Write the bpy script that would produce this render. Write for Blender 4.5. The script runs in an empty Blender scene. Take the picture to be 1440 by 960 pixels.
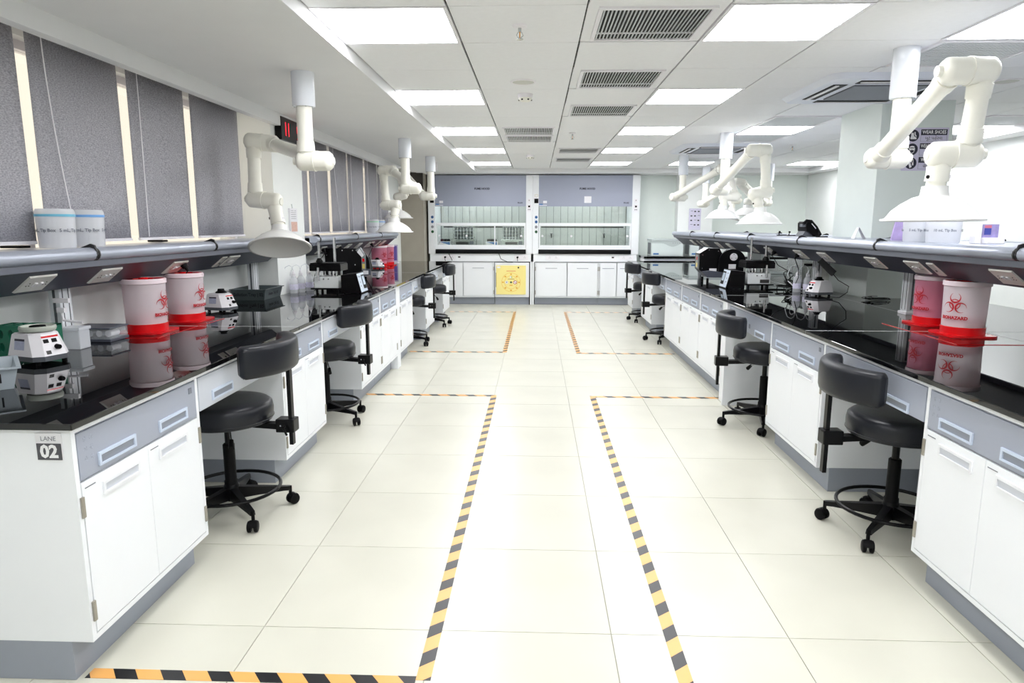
import bpy, bmesh, math, random
from mathutils import Vector, Matrix
random.seed(7)
PI = math.pi
scene = bpy.context.scene
COL = scene.collection

# ------------------------------------------------------------------ camera
cam_d = bpy.data.cameras.new('camera')
cam_d.sensor_width = 36.0
cam_d.lens = 952.1 / 1440.0 * 36.0
cam_d.clip_start = 0.05
cam_d.clip_end = 100
cam = bpy.data.objects.new('camera', cam_d)
COL.objects.link(cam)
PITCH, YAW, ROLL = 0.1703, 0.0353, 0.0018
F = Vector((-math.sin(YAW)*math.cos(PITCH), math.cos(YAW)*math.cos(PITCH), -math.sin(PITCH)))
R0 = Vector((math.cos(YAW), math.sin(YAW), 0)); U0 = R0.cross(F)
R1 = R0*math.cos(ROLL) + U0*math.sin(ROLL); U1 = -R0*math.sin(ROLL) + U0*math.cos(ROLL)
m = Matrix((( R1.x, U1.x, -F.x, 0), (R1.y, U1.y, -F.y, 0), (R1.z, U1.z, -F.z, 1.377), (0, 0, 0, 1)))
cam.matrix_world = m
scene.camera = cam

# ------------------------------------------------------------------ world (bright warm daylight outside the blinds)
w = bpy.data.worlds.new('world'); scene.world = w; w.use_nodes = True
bg = w.node_tree.nodes['Background']
bg.inputs[0].default_value = (1.0, 0.87, 0.75, 1); bg.inputs[1].default_value = 0.62
scene.view_settings.view_transform = 'Standard'
scene.view_settings.look = 'None'
scene.view_settings.gamma = 1.0
scene.view_settings.use_curve_mapping = False
scene.view_settings.exposure = 1.3
LAMP = 7.2            # strength of every ceiling light panel

# ------------------------------------------------------------------ materials
def lin(c):
    c = c/255.0
    return c/12.92 if c <= 0.04045 else ((c+0.055)/1.055)**2.4
MATS = {}
def mat(name, rgb, rough=0.5, metal=0.0, spec=0.5, var=0.03, vscale=6.0, bump=0.0, bscale=200.0, coat=0.0, ior=1.5, emit=None, estr=0.0, trans=0.0, alpha=1.0):
    if name in MATS: return MATS[name]
    M = bpy.data.materials.new(name); M.use_nodes = True
    nt = M.node_tree; P = nt.nodes['Principled BSDF']
    col = (lin(rgb[0]), lin(rgb[1]), lin(rgb[2]), 1)
    P.inputs['Roughness'].default_value = rough
    P.inputs['Metallic'].default_value = metal
    P.inputs['Specular IOR Level'].default_value = spec
    P.inputs['IOR'].default_value = ior
    P.inputs['Coat Weight'].default_value = coat
    P.inputs['Coat Roughness'].default_value = 0.08
    P.inputs['Transmission Weight'].default_value = trans
    P.inputs['Alpha'].default_value = alpha
    tc = nt.nodes.new('ShaderNodeTexCoord')
    if var > 0:
        n = nt.nodes.new('ShaderNodeTexNoise'); n.inputs['Scale'].default_value = vscale; n.inputs['Detail'].default_value = 3
        nt.links.new(tc.outputs['Object'], n.inputs['Vector'])
        r = nt.nodes.new('ShaderNodeValToRGB')
        r.color_ramp.elements[0].position = 0.3; r.color_ramp.elements[1].position = 0.7
        r.color_ramp.elements[0].color = tuple(max(0, c*(1-var)) for c in col[:3]) + (1,)
        r.color_ramp.elements[1].color = tuple(min(1, c*(1+var)) for c in col[:3]) + (1,)
        nt.links.new(n.outputs['Fac'], r.inputs['Fac']); nt.links.new(r.outputs['Color'], P.inputs['Base Color'])
    else:
        P.inputs['Base Color'].default_value = col
    if bump > 0:
        n2 = nt.nodes.new('ShaderNodeTexNoise'); n2.inputs['Scale'].default_value = bscale
        nt.links.new(tc.outputs['Object'], n2.inputs['Vector'])
        b = nt.nodes.new('ShaderNodeBump'); b.inputs['Strength'].default_value = bump; b.inputs['Distance'].default_value = 0.002
        nt.links.new(n2.outputs['Fac'], b.inputs['Height']); nt.links.new(b.outputs['Normal'], P.inputs['Normal'])
    if emit:
        P.inputs['Emission Color'].default_value = (lin(emit[0]), lin(emit[1]), lin(emit[2]), 1)
        P.inputs['Emission Strength'].default_value = estr
    MATS[name] = M
    return M

def mixmat(name, rgb, transp, rough=0.05, translucent=0.0):
    """part see-through plastic or glass: principled mixed with a transparent shader"""
    M = mat(name, rgb, rough, var=0.02)
    nt = M.node_tree; P = nt.nodes['Principled BSDF']; out = nt.nodes['Material Output']
    t = nt.nodes.new('ShaderNodeBsdfTransparent'); mx = nt.nodes.new('ShaderNodeMixShader')
    mx.inputs[0].default_value = transp
    nt.links.new(t.outputs[0], mx.inputs[2])
    if translucent > 0:
        tr = nt.nodes.new('ShaderNodeBsdfTranslucent'); tr.inputs[0].default_value = (lin(rgb[0]), lin(rgb[1]), lin(rgb[2]), 1)
        m2 = nt.nodes.new('ShaderNodeMixShader'); m2.inputs[0].default_value = translucent
        nt.links.new(P.outputs[0], m2.inputs[1]); nt.links.new(tr.outputs[0], m2.inputs[2]); nt.links.new(m2.outputs[0], mx.inputs[1])
    else:
        nt.links.new(P.outputs[0], mx.inputs[1])
    nt.links.new(mx.outputs[0], out.inputs[0])
    return M

def glassmat(name, tint=(225, 235, 230), refl=0.12):
    M = bpy.data.materials.new(name); M.use_nodes = True; nt = M.node_tree
    for n in list(nt.nodes): nt.nodes.remove(n)
    out = nt.nodes.new('ShaderNodeOutputMaterial')
    t = nt.nodes.new('ShaderNodeBsdfTransparent'); t.inputs[0].default_value = (lin(tint[0]), lin(tint[1]), lin(tint[2]), 1)
    g = nt.nodes.new('ShaderNodeBsdfGlossy'); g.inputs['Roughness'].default_value = 0.02
    lw = nt.nodes.new('ShaderNodeLayerWeight'); fr = nt.nodes.new('ShaderNodeMath'); fr.operation = 'POWER'; fr.inputs[1].default_value = 5
    nt.links.new(lw.outputs['Facing'], fr.inputs[0])
    ad = nt.nodes.new('ShaderNodeMath'); ad.operation = 'MULTIPLY_ADD'; ad.inputs[1].default_value = 0.8; ad.inputs[2].default_value = refl*0.3
    mx = nt.nodes.new('ShaderNodeMixShader')
    nt.links.new(fr.outputs[0], ad.inputs[0]); nt.links.new(ad.outputs[0], mx.inputs[0])
    nt.links.new(t.outputs[0], mx.inputs[1]); nt.links.new(g.outputs[0], mx.inputs[2]); nt.links.new(mx.outputs[0], out.inputs[0])
    MATS[name] = M
    return M

WALL = mat('wall_paint', (243, 246, 244), 0.6, var=0.01, bump=0.05)
WALLG = mat('wall_paint_grey_green', (228, 236, 231), 0.6, var=0.01, bump=0.05)
SOFFIT = mat('soffit_paint', (229, 230, 231), 0.7, var=0.01)
CTILE = mat('ceiling_tile_board', (240, 241, 243), 0.8, var=0.012, vscale=30, bump=0.15, bscale=400)
CGRID = mat('ceiling_joint_dark', (30, 31, 32), 0.7, var=0.0)
FTILE = mat('floor_vitrified_tile', (213, 212, 198), 0.27, var=0.035, vscale=2.2, spec=0.45)
GROUT = mat('floor_grout', (170, 168, 156), 0.7, var=0.03)
CABW = mat('powder_coat_white', (241, 244, 248), 0.35, var=0.006, spec=0.4)
CABWI = mat('powder_coat_white_inner', (225, 228, 230), 0.45, var=0.01)
CABG = mat('powder_coat_grey_blue', (160, 166, 180), 0.4, var=0.01)
CABLG = mat('powder_coat_light_grey', (196, 201, 210), 0.4, var=0.01)
PLINTH = mat('plinth_grey', (150, 156, 167), 0.45, var=0.02)
HANDB = mat('handle_grey_blue', (200, 212, 230), 0.3, var=0.0)
HANDW = mat('handle_white', (236, 238, 242), 0.3, var=0.0)
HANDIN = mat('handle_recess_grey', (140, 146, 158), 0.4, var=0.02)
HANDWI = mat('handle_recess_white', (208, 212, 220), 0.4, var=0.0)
HINGE = mat('hinge_steel', (170, 165, 155), 0.35, 0.8, var=0.05)
GRANITE = mat('black_polished_worktop', (8, 8, 9), 0.012, var=0.2, vscale=300, spec=0.5, ior=1.52)
SEAL = mat('worktop_sealant', (215, 218, 220), 0.5, var=0.0)
ALU = mat('brushed_aluminium', (178, 184, 198), 0.30, 0.4, var=0.03)
RACE = mat('raceway_dark_grey', (76, 80, 92), 0.4, var=0.02)
RACEM = mat('raceway_mid_grey', (128, 132, 144), 0.4, var=0.02)
RACEC = mat('raceway_clip_black', (18, 18, 20), 0.3, var=0.0)
SOCK = mat('socket_plate_silver', (236, 234, 228), 0.35, 0.2, var=0.02)
SOCKD = mat('socket_hole_dark', (60, 58, 58), 0.5, var=0.0)
POSTM = mat('post_white_aluminium', (238, 241, 245), 0.35, 0.1, var=0.01)
LEATHER = mat('dark_grey_vinyl', (30, 32, 38), 0.34, spec=0.3, var=0.06, vscale=12, bump=0.08, bscale=350)
BLKP = mat('black_plastic', (12, 12, 13), 0.5, var=0.05, spec=0.12)
BLKM = mat('black_painted_metal', (9, 9, 11), 0.28, spec=0.2, var=0.05)
CHROME = mat('chrome', (210, 210, 212), 0.12, 1.0, var=0.0)
STEEL = mat('brushed_steel', (196, 200, 200), 0.25, 0.85, var=0.03)
ARMW = mat('arm_cream_plastic', (243, 242, 232), 0.3, var=0.006)
SLEEVE = mat('arm_sleeve_white', (232, 236, 244), 0.15, var=0.0)
WHITEP = mat('white_plastic', (238, 236, 240), 0.35, var=0.01)
GREYP = mat('grey_plastic', (96, 100, 106), 0.4, var=0.03)
TRAYD = mat('dark_grey_green_tray', (74, 84, 86), 0.4, var=0.03)
TRAYL = mat('light_grey_tray', (168, 178, 186), 0.4, var=0.02)
RED = mat('red_plastic', (214, 12, 22), 0.22, var=0.03)
REDPR = mat('red_print', (186, 18, 34), 0.5, var=0.0)
GREEN = mat('green_plastic', (8, 104, 78), 0.35, var=0.05)
YELLOW = mat('yellow_enamel', (250, 234, 150), 0.35, var=0.01)
PRINT = mat('black_print', (28, 28, 36), 0.6, var=0.0)
PRINTW = mat('white_print', (240, 240, 242), 0.6, var=0.0)
PRINTG = mat('grey_print', (120, 124, 134), 0.6, var=0.0)
PRINTB = mat('blue_print', (70, 120, 176), 0.6, var=0.0)
PAPER = mat('white_paper', (236, 236, 240), 0.7, var=0.01)
PAPERV = mat('lilac_paper', (212, 208, 228), 0.6, var=0.01)
SIGND = mat('sign_dark_violet', (40, 38, 56), 0.5, var=0.0)
VIOLET = mat('violet_print', (122, 104, 190), 0.6, var=0.02)
HOODG = mat('hood_grey_blue', (160, 166, 184), 0.45, var=0.01)
HOODW = mat('hood_white', (238, 241, 244), 0.35, var=0.006)
HOODIN = mat('hood_liner_grey_green', (196, 200, 194), 0.5, var=0.02)
BLUEK = mat('blue_knob', (40, 92, 150), 0.3, var=0.05)
GREENK = mat('green_knob', (20, 80, 44), 0.3, var=0.05)
GREYK = mat('grey_knob', (150, 150, 156), 0.3, var=0.05)
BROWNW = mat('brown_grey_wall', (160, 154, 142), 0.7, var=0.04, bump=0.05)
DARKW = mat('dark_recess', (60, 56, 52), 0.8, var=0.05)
LEDR = mat('clock_red_led', (120, 0, 0), 0.5, var=0.0, emit=(255, 30, 50), estr=1.0)
LAMPM = mat('lamp_diffuser', (250, 250, 255), 0.5, var=0.0, emit=(252, 252, 255), estr=LAMP)
GLASS = glassmat('sash_glass', (248, 252, 249), 0.22)
WGLASS = glassmat('window_glass', (240, 242, 240), 0.1)
ACRYL = mixmat('clear_plastic', (226, 232, 238), 0.72, 0.1)
FROST = mixmat('frosted_plastic', (244, 247, 252), 0.32, 0.35, 0.3)
BOTTLE = mixmat('translucent_bottle', (246, 249, 255), 0.48, 0.25, 0.3)
BINW = mixmat('bin_translucent_white', (252, 243, 248), 0.22, 0.4, 0.3)
BINP = mixmat('bin_translucent_pink', (236, 150, 178), 0.12, 0.4, 0.3)
LINER = mat('red_liner_bag', (200, 40, 80), 0.5, var=0.15, vscale=14)

def blind_material():
    M = mat('blind_fabric', (118, 118, 124), 0.85, var=0.0)
    nt = M.node_tree; P = nt.nodes['Principled BSDF']; tc = [n for n in nt.nodes if n.type == 'TEX_COORD'][0]
    n = nt.nodes.new('ShaderNodeTexNoise'); n.inputs['Scale'].default_value = 170; n.inputs['Detail'].default_value = 4
    mp = nt.nodes.new('ShaderNodeMapping'); mp.inputs['Scale'].default_value = (1, 0.55, 1.5)
    nt.links.new(tc.outputs['Object'], mp.inputs[0]); nt.links.new(mp.outputs[0], n.inputs['Vector'])
    r = nt.nodes.new('ShaderNodeValToRGB'); r.color_ramp.elements[0].position = 0.33; r.color_ramp.elements[1].position = 0.68
    r.color_ramp.elements[0].color = (lin(140), lin(139), lin(145), 1); r.color_ramp.elements[1].color = (lin(190), lin(189), lin(196), 1)
    nt.links.new(n.outputs['Fac'], r.inputs[0]); nt.links.new(r.outputs[0], P.inputs['Base Color'])
    return M
BLIND = blind_material()

def tape_material():
    M = mat('hazard_tape', (255, 196, 92), 0.32, var=0.0)
    nt = M.node_tree; P = nt.nodes['Principled BSDF']; tc = [n for n in nt.nodes if n.type == 'TEX_COORD'][0]
    sx = nt.nodes.new('ShaderNodeSeparateXYZ'); nt.links.new(tc.outputs['Object'], sx.inputs[0])
    a = nt.nodes.new('ShaderNodeMath'); a.operation = 'MULTIPLY_ADD'; a.inputs[1].default_value = 0.8
    nt.links.new(sx.outputs['Y'], a.inputs[0]); nt.links.new(sx.outputs['X'], a.inputs[2])
    d = nt.nodes.new('ShaderNodeMath'); d.operation = 'DIVIDE'; d.inputs[1].default_value = 0.15; nt.links.new(a.outputs[0], d.inputs[0])
    f = nt.nodes.new('ShaderNodeMath'); f.operation = 'FRACT'; nt.links.new(d.outputs[0], f.inputs[0])
    g = nt.nodes.new('ShaderNodeMath'); g.operation = 'GREATER_THAN'; g.inputs[1].default_value = 0.53; nt.links.new(f.outputs[0], g.inputs[0])
    mx = nt.nodes.new('ShaderNodeMix'); mx.data_type = 'RGBA'
    mx.inputs[6].default_value = (lin(238), lin(176), lin(98), 1); mx.inputs[7].default_value = (lin(22), lin(22), lin(26), 1)
    nt.links.new(g.outputs[0], mx.inputs[0]); nt.links.new(mx.outputs[2], P.inputs['Base Color'])
    return M
TAPE = tape_material()

# ------------------------------------------------------------------ mesh builder
OFF = {}          # world offset of every empty or part, so that meshes may be written in room coordinates
class MB:
    def __init__(s): s.v = []; s.f = []; s.sm = []
    def add(s, vs, fs, smooth=False):
        b = len(s.v); s.v += [tuple(v) for v in vs]
        for f in fs: s.f.append(tuple(i+b for i in f)); s.sm.append(smooth)
        return s
    def box(s, x0, x1, y0, y1, z0, z1, bev=0.0):
        x0, x1 = sorted((x0, x1)); y0, y1 = sorted((y0, y1)); z0, z1 = sorted((z0, z1))
        if bev <= 0:
            vs = [(x0,y0,z0),(x1,y0,z0),(x1,y1,z0),(x0,y1,z0),(x0,y0,z1),(x1,y0,z1),(x1,y1,z1),(x0,y1,z1)]
            return s.add(vs, [(0,3,2,1),(4,5,6,7),(0,1,5,4),(1,2,6,5),(2,3,7,6),(3,0,4,7)])
        bm = bmesh.new(); bmesh.ops.create_cube(bm, size=1)
        for v in bm.verts:
            v.co = Vector((x0+(v.co.x+.5)*(x1-x0), y0+(v.co.y+.5)*(y1-y0), z0+(v.co.z+.5)*(z1-z0)))
        bmesh.ops.bevel(bm, geom=list(bm.edges), offset=bev, segments=2, profile=0.6, affect='EDGES')
        return s.bm(bm)
    def bm(s, bm, smooth=False):
        bm.verts.ensure_lookup_table()
        s.add([v.co[:] for v in bm.verts], [[v.index for v in f.verts] for f in bm.faces], smooth); bm.free(); return s
    def frame_of(s, a, b):
        d = (Vector(b)-Vector(a)); L = d.length; d.normalize()
        t = Vector((0,0,1)) if abs(d.z) < 0.95 else Vector((1,0,0))
        u = d.cross(t).normalized(); w = d.cross(u)
        return d, u, w, L
    def cyl(s, a, b, r, r2=None, n=16, cap=True, smooth=True):
        r2 = r if r2 is None else r2
        d, u, w, L = s.frame_of(a, b); A = Vector(a); B = Vector(b); vs = []
        for P0, rr in ((A, r), (B, r2)):
            for i in range(n):
                t = 2*PI*i/n; vs.append(P0 + u*math.cos(t)*rr + w*math.sin(t)*rr)
        fs = [(i, (i+1) % n, n+(i+1) % n, n+i) for i in range(n)]
        s.add(vs, fs, smooth)
        if cap:
            s.add(vs[:n], [tuple(range(n))[::-1]]); s.add(vs[n:], [tuple(range(n))])
        return s
    def lathe(s, prof, c=(0,0,0), axis=(0,0,1), n=24, smooth=True):
        """prof: list of (radius, height along axis)"""
        d = Vector(axis).normalized(); t = Vector((0,0,1)) if abs(d.z) < 0.95 else Vector((1,0,0))
        u = d.cross(t).normalized(); w = d.cross(u); C = Vector(c); vs = []
        for r, h in prof:
            for i in range(n):
                a = 2*PI*i/n; vs.append(C + d*h + (u*math.cos(a)+w*math.sin(a))*max(r, 1e-5))
        fs = []
        for k in range(len(prof)-1):
            for i in range(n):
                fs.append((k*n+i, k*n+(i+1) % n, (k+1)*n+(i+1) % n, (k+1)*n+i))
        return s.add(vs, fs, smooth)
    def tube(s, pts, r, n=8, smooth=True):
        P0 = [Vector(p) for p in pts]; vs = []; prev = None
        for i, p in enumerate(P0):
            d = (P0[min(i+1, len(P0)-1)] - P0[max(i-1, 0)]).normalized()
            if prev is None:
                t = Vector((0,0,1)) if abs(d.z) < 0.9 else Vector((1,0,0)); u = d.cross(t).normalized()
            else:
                u = (prev - d*prev.dot(d)); u = u.normalized() if u.length > 1e-6 else prev
            prev = u; w = d.cross(u)
            for k in range(n):
                a = 2*PI*k/n; vs.append(p + u*math.cos(a)*r + w*math.sin(a)*r)
        fs = []
        for i in range(len(P0)-1):
            for k in range(n): fs.append((i*n+k, i*n+(k+1) % n, (i+1)*n+(k+1) % n, (i+1)*n+k))
        s.add(vs, fs, smooth)
        s.add(vs[:n], [tuple(range(n))[::-1]]); s.add(vs[-n:], [tuple(range(n))]); return s
    def prism(s, poly, axis, a0, a1, smooth=False):
        """poly: 2D points in the plane across axis ('x': (y,z), 'y': (x,z), 'z': (x,y)), extruded a0..a1"""
        def p3(p, a): return {'x': (a, p[0], p[1]), 'y': (p[0], a, p[1]), 'z': (p[0], p[1], a)}[axis]
        n = len(poly); vs = [p3(p, a0) for p in poly] + [p3(p, a1) for p in poly]
        s.add(vs, [(i, (i+1) % n, n+(i+1) % n, n+i) for i in range(n)], smooth)
        s.add(vs[:n], [tuple(range(n))[::-1]]); s.add(vs[n:], [tuple(range(n))]); return s
    def quad(s, *p): return s.add(p, [tuple(range(len(p)))])
    def build(s, name, material, parent=None, loc=None):
        me = bpy.data.meshes.new(name)
        o0 = Vector(OFF.get(parent.name, (0,0,0))) if parent else Vector((0,0,0))
        l = Vector(loc) if loc is not None else Vector((0,0,0))
        me.from_pydata([tuple(Vector(v)-o0-l) for v in s.v], [], s.f)
        me.polygons.foreach_set('use_smooth', s.sm)
        bm = bmesh.new(); bm.from_mesh(me); bmesh.ops.recalc_face_normals(bm, faces=bm.faces); bm.to_mesh(me); bm.free()
        if any(s.sm):
            try: me.set_sharp_from_angle(angle=math.radians(40))
            except Exception: pass
        me.materials.append(material)
        o = bpy.data.objects.new(name, me); COL.objects.link(o)
        o.location = l
        if parent: o.parent = parent
        OFF[o.name] = tuple(o0 + l)
        return o
def box(name, material, parent, *a, **k): return MB().box(*a, **k).build(name, material, parent)

def tag(o, label, cat, group=None, kind=None):
    o['label'] = label; o['category'] = cat
    if group: o['group'] = group
    if kind: o['kind'] = kind
    return o
def thing(name, label, cat, loc=(0,0,0), group=None):
    o = bpy.data.objects.new(name, None); o.empty_display_size = 0.1; COL.objects.link(o); o.location = loc
    OFF[o.name] = tuple(loc); return tag(o, label, cat, group)
def struct(o, label=None):
    o['kind'] = 'structure'
    if label: o['label'] = label
    return o
def sroot(name):
    o = bpy.data.objects.new(name, None); o.empty_display_size = 0.1; COL.objects.link(o); OFF[o.name] = (0,0,0); o['kind'] = 'structure'; return o
def dup_mesh(src, parent, loc, name=None, rot=None):
    o = bpy.data.objects.new(name or src.name.split('.')[0], src.data); COL.objects.link(o); o.parent = parent; o.location = loc
    if rot: o.rotation_euler = rot
    OFF[o.name] = tuple(Vector(OFF.get(parent.name, (0,0,0))) + Vector(loc)) if parent else tuple(loc)
    return o
def dup_tree(o, parent=None):
    c = o.copy(); COL.objects.link(c); c.parent = parent; OFF[c.name] = OFF.get(o.name, (0,0,0))
    for ch in [x for x in KIDS.get(o.name, [])]: KIDS.setdefault(c.name, []).append(dup_tree(ch, c))
    return c
KIDS = {}
def register(root):
    """remember the tree of a prototype (children and their children)"""
    for o in bpy.data.objects:
        if o.parent: 
            l = KIDS.setdefault(o.parent.name, [])
            if o not in l: l.append(o)

def text_mesh(body, size, align='CENTER', bold=0.0):
    cu = bpy.data.curves.new('lettering', 'FONT'); cu.body = body; cu.size = size; cu.align_x = align; cu.align_y = 'CENTER'
    cu.offset = bold; cu.resolution_u = 2
    o = bpy.data.objects.new('lettering', cu); COL.objects.link(o)
    dg = bpy.context.evaluated_depsgraph_get(); dg.update()
    me = bpy.data.meshes.new_from_object(o.evaluated_get(dg))
    bpy.data.objects.remove(o); bpy.data.curves.remove(cu)
    return me
def text(body, size, origin, right, up, material, parent, name='lettering', align='CENTER', bold=0.0, sx=1.0, wrap=None):
    """flat letters laid on a surface; right/up are the directions of the line and of the letters.
       wrap = (centre, radius, angle, z): lay them round a vertical cylinder instead"""
    me = text_mesh(body, size, align, bold)
    me.name = name
    if wrap:
        c, r, a0, z = wrap
        for v in me.vertices:
            a = a0 + v.co.x*sx/r; v.co = (c[0]+math.cos(a)*r, c[1]+math.sin(a)*r, z+v.co.y)
    else:
        O = Vector(origin); Rv = Vector(right).normalized(); Uv = Vector(up).normalized()
        for v in me.vertices: v.co = O + Rv*(v.co.x*sx) + Uv*v.co.y
    o0 = Vector(OFF.get(parent.name, (0,0,0)))
    for v in me.vertices: v.co = v.co - o0
    me.materials.clear(); me.materials.append(material)
    o = bpy.data.objects.new(name, me); COL.objects.link(o); o.parent = parent; OFF[o.name] = tuple(o0)
    return o

# ================================================================== SETTING
XL, XR, YN, YB, ZC, ZS = -2.3, 4.65, -1.8, 12.1, 2.294, 2.228
# ---- floor: a base with the tiles proud of the grout
floor = MB().box(XL-0.3, XR+0.3, YN-0.2, 13.0, -0.08, -0.004).build('floor', GROUT); struct(floor)
near = box('floor_slab', FTILE, floor, XL, XR, YN, 1.5205, -0.004, 0.0)
G = 0.0015
ftile = None
for i in range(-3, 10):
    for j in range(-1, 18):
        x0, x1 = -0.9346+0.6*i, -0.3346+0.6*i; y0, y1 = 2.122+0.6*j, 2.722+0.6*j
        cx0, cx1, cy1 = max(x0, XL), min(x1, XR), min(y1, 12.75)
        if cx1-cx0 < 0.03 or cy1-y0 < 0.03: continue
        if (cx0, cx1, cy1) != (x0, x1, y1) or ftile is None:
            o = MB().box(cx0+G, cx1-G, y0+G, cy1-G, -0.004, 0.0).build('floor_tile', FTILE, floor, loc=((cx0+cx1)/2, (y0+cy1)/2, 0))
            if (cx0, cx1, cy1) == (x0, x1, y1): ftile = o
        else:
            dup_mesh(ftile, floor, ((x0+x1)/2, (y0+y1)/2, 0))

# ---- ceiling
ceil = MB().box(-0.989, 4.411, YN, 11.468, ZC+0.012, ZC+0.06).build('ceiling', CGRID); struct(ceil)
LIGHTS = [(-0.989, y) for y in (-0.532, 1.268, 3.068, 4.868, 6.668, 8.468, 10.268)] + \
         [(0.811, y) for y in (-0.532, 1.268, 3.068, 4.868, 6.668, 8.468, 10.268)] + \
         [(2.011, y) for y in (-0.532, 3.068, 6.668, 10.268)] + [(3.811, y) for y in (6.668, 10.268)]
GRILLES = [(0.211, 3.068, 1), (0.211, 4.268, 1), (0.211, 5.468, 1), (0.211, 8.468, 1), (0.211, 9.668, 1), (-0.389, 6.668, 1), (-0.389, 7.268, 1),
           (2.011, 3.668, 2), (2.011, 6.068, 2), (2.011, 7.268, 2), (2.011, 9.668, 2), (3.811, 6.068, 2), (3.811, 7.268, 2)]
used = {(round(a, 3), round(b, 3)) for a, b in LIGHTS} | {(round(g[0], 3), round(g[1], 3)) for g in GRILLES}
ctile = None
for i in range(9):
    for j in range(-8, 14):
        x0 = round(-0.989+0.6*i, 3); y0 = round(3.068+0.6*j, 3)
        if (x0, y0) in used: continue
        if ctile is None:
            ctile = MB().box(x0+0.005, x0+0.595, y0+0.0018, y0+0.5982, ZC, ZC+0.012).build('ceiling_tile', CTILE, ceil, loc=(x0+0.3, y0+0.3, ZC))
        else: dup_mesh(ctile, ceil, (x0+0.3, y0+0.3, ZC))
# soffits (lower plaster borders)
sof = MB().box(-2.0, -0.989, YN, YB+0.1, ZS, ZC+0.06).build('ceiling_border_left', SOFFIT); struct(sof)
sof2 = MB().box(-0.989, XR, 11.468, YB+0.6, ZS, ZC+0.06).build('ceiling_border_back', SOFFIT); struct(sof2)
sof3 = MB().box(4.411, XR, YN, 11.468, ZS, ZC+0.06).build('ceiling_border_right', SOFFIT); struct(sof3)
pel = MB().box(-2.06, -2.0, YN, 10.35, 2.138, ZS+0.04, bev=0.003).build('trim_1', SOFFIT); struct(pel, 'plaster pelmet over the blinds')
topb = MB().box(XL-0.1, -2.06, YN, YB+0.1, 2.24, ZC+0.06).build('trim_2', SOFFIT); struct(topb, 'ceiling above the blinds')

# ---- walls
wl = MB()
wl.box(XL-0.2, XL, YN, YB+0.1, 0, 1.16)                        # below the windows
wl.box(XL-0.2, XL, YN, YB+0.1, 2.2, 2.36)
for a, b in ((YN, -0.5), (5.33, 6.0), (10.1, YB+0.1)): wl.box(XL-0.2, XL, a, b, 1.16, 2.2)
wall_left = wl.build('wall_left', WALL); struct(wall_left)
pil = MB().box(XL, -2.05, 5.33, 6.0, 0, ZS+0.02).build('wall_column_left', WALL); struct(pil)
wall_back = MB().box(XL-0.2, 1.78, 12.62, 12.75, 0, 2.4).box(1.78, XR+0.2, 12.1, 12.75, 0, 2.4).build('wall_back', WALLG); struct(wall_back)
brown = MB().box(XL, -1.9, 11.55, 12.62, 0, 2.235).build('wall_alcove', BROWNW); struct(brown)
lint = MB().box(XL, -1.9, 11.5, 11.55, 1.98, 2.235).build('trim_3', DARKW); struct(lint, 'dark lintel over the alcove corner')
wr = MB().box(XR, XR+0.2, YN, YB+0.6, 0, 2.36).build('wall_right', WALL); struct(wr)
wf = MB().box(XL-0.2, XR+0.2, YN-0.2, YN, 0, 2.36).build('wall_front', WALL); struct(wf)
pc = MB().box(2.41, 3.0, 11.86, 12.1, 0, ZS+0.02).build('wall_column_back', WALL); struct(pc)
pr_ = MB().box(2.57, 3.1, 5.36, 6.05, 0, ZC+0.012).build('wall_column_right', WALLG); struct(pr_)
fl1 = MB().box(4.35, XR, 7.6, 8.3, 0, ZC).build('wall_pier_right', WALL); struct(fl1)

# ---- windows behind the blinds
def window(n, y0, y1, mull):
    r = sroot('window_%d' % n)
    f = MB(); x0, x1 = XL-0.12, XL-0.06
    f.box(x0, x1, y0, y1, 1.16, 1.2); f.box(x0, x1, y0, y1, 2.16, 2.2)
    for y in [y0] + mull + [y1-0.04]: f.box(x0, x1, y, y+0.04, 1.2, 2.16)
    f.build('window_frame', WHITEP, r)
    ys = [y0] + mull + [y1-0.04]
    for a, b in zip(ys[:-1], ys[1:]): box('pane', WGLASS, r, XL-0.093, XL-0.087, a+0.04, b, 1.2, 2.16)
    box('window_sill', WALL, r, XL-0.06, XL+0.02, y0, y1, 1.14, 1.162)
window(1, -0.5, 5.33, [0.7, 1.9, 3.1, 4.2])
window(2, 6.0, 10.1, [7.3, 8.7])

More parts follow.
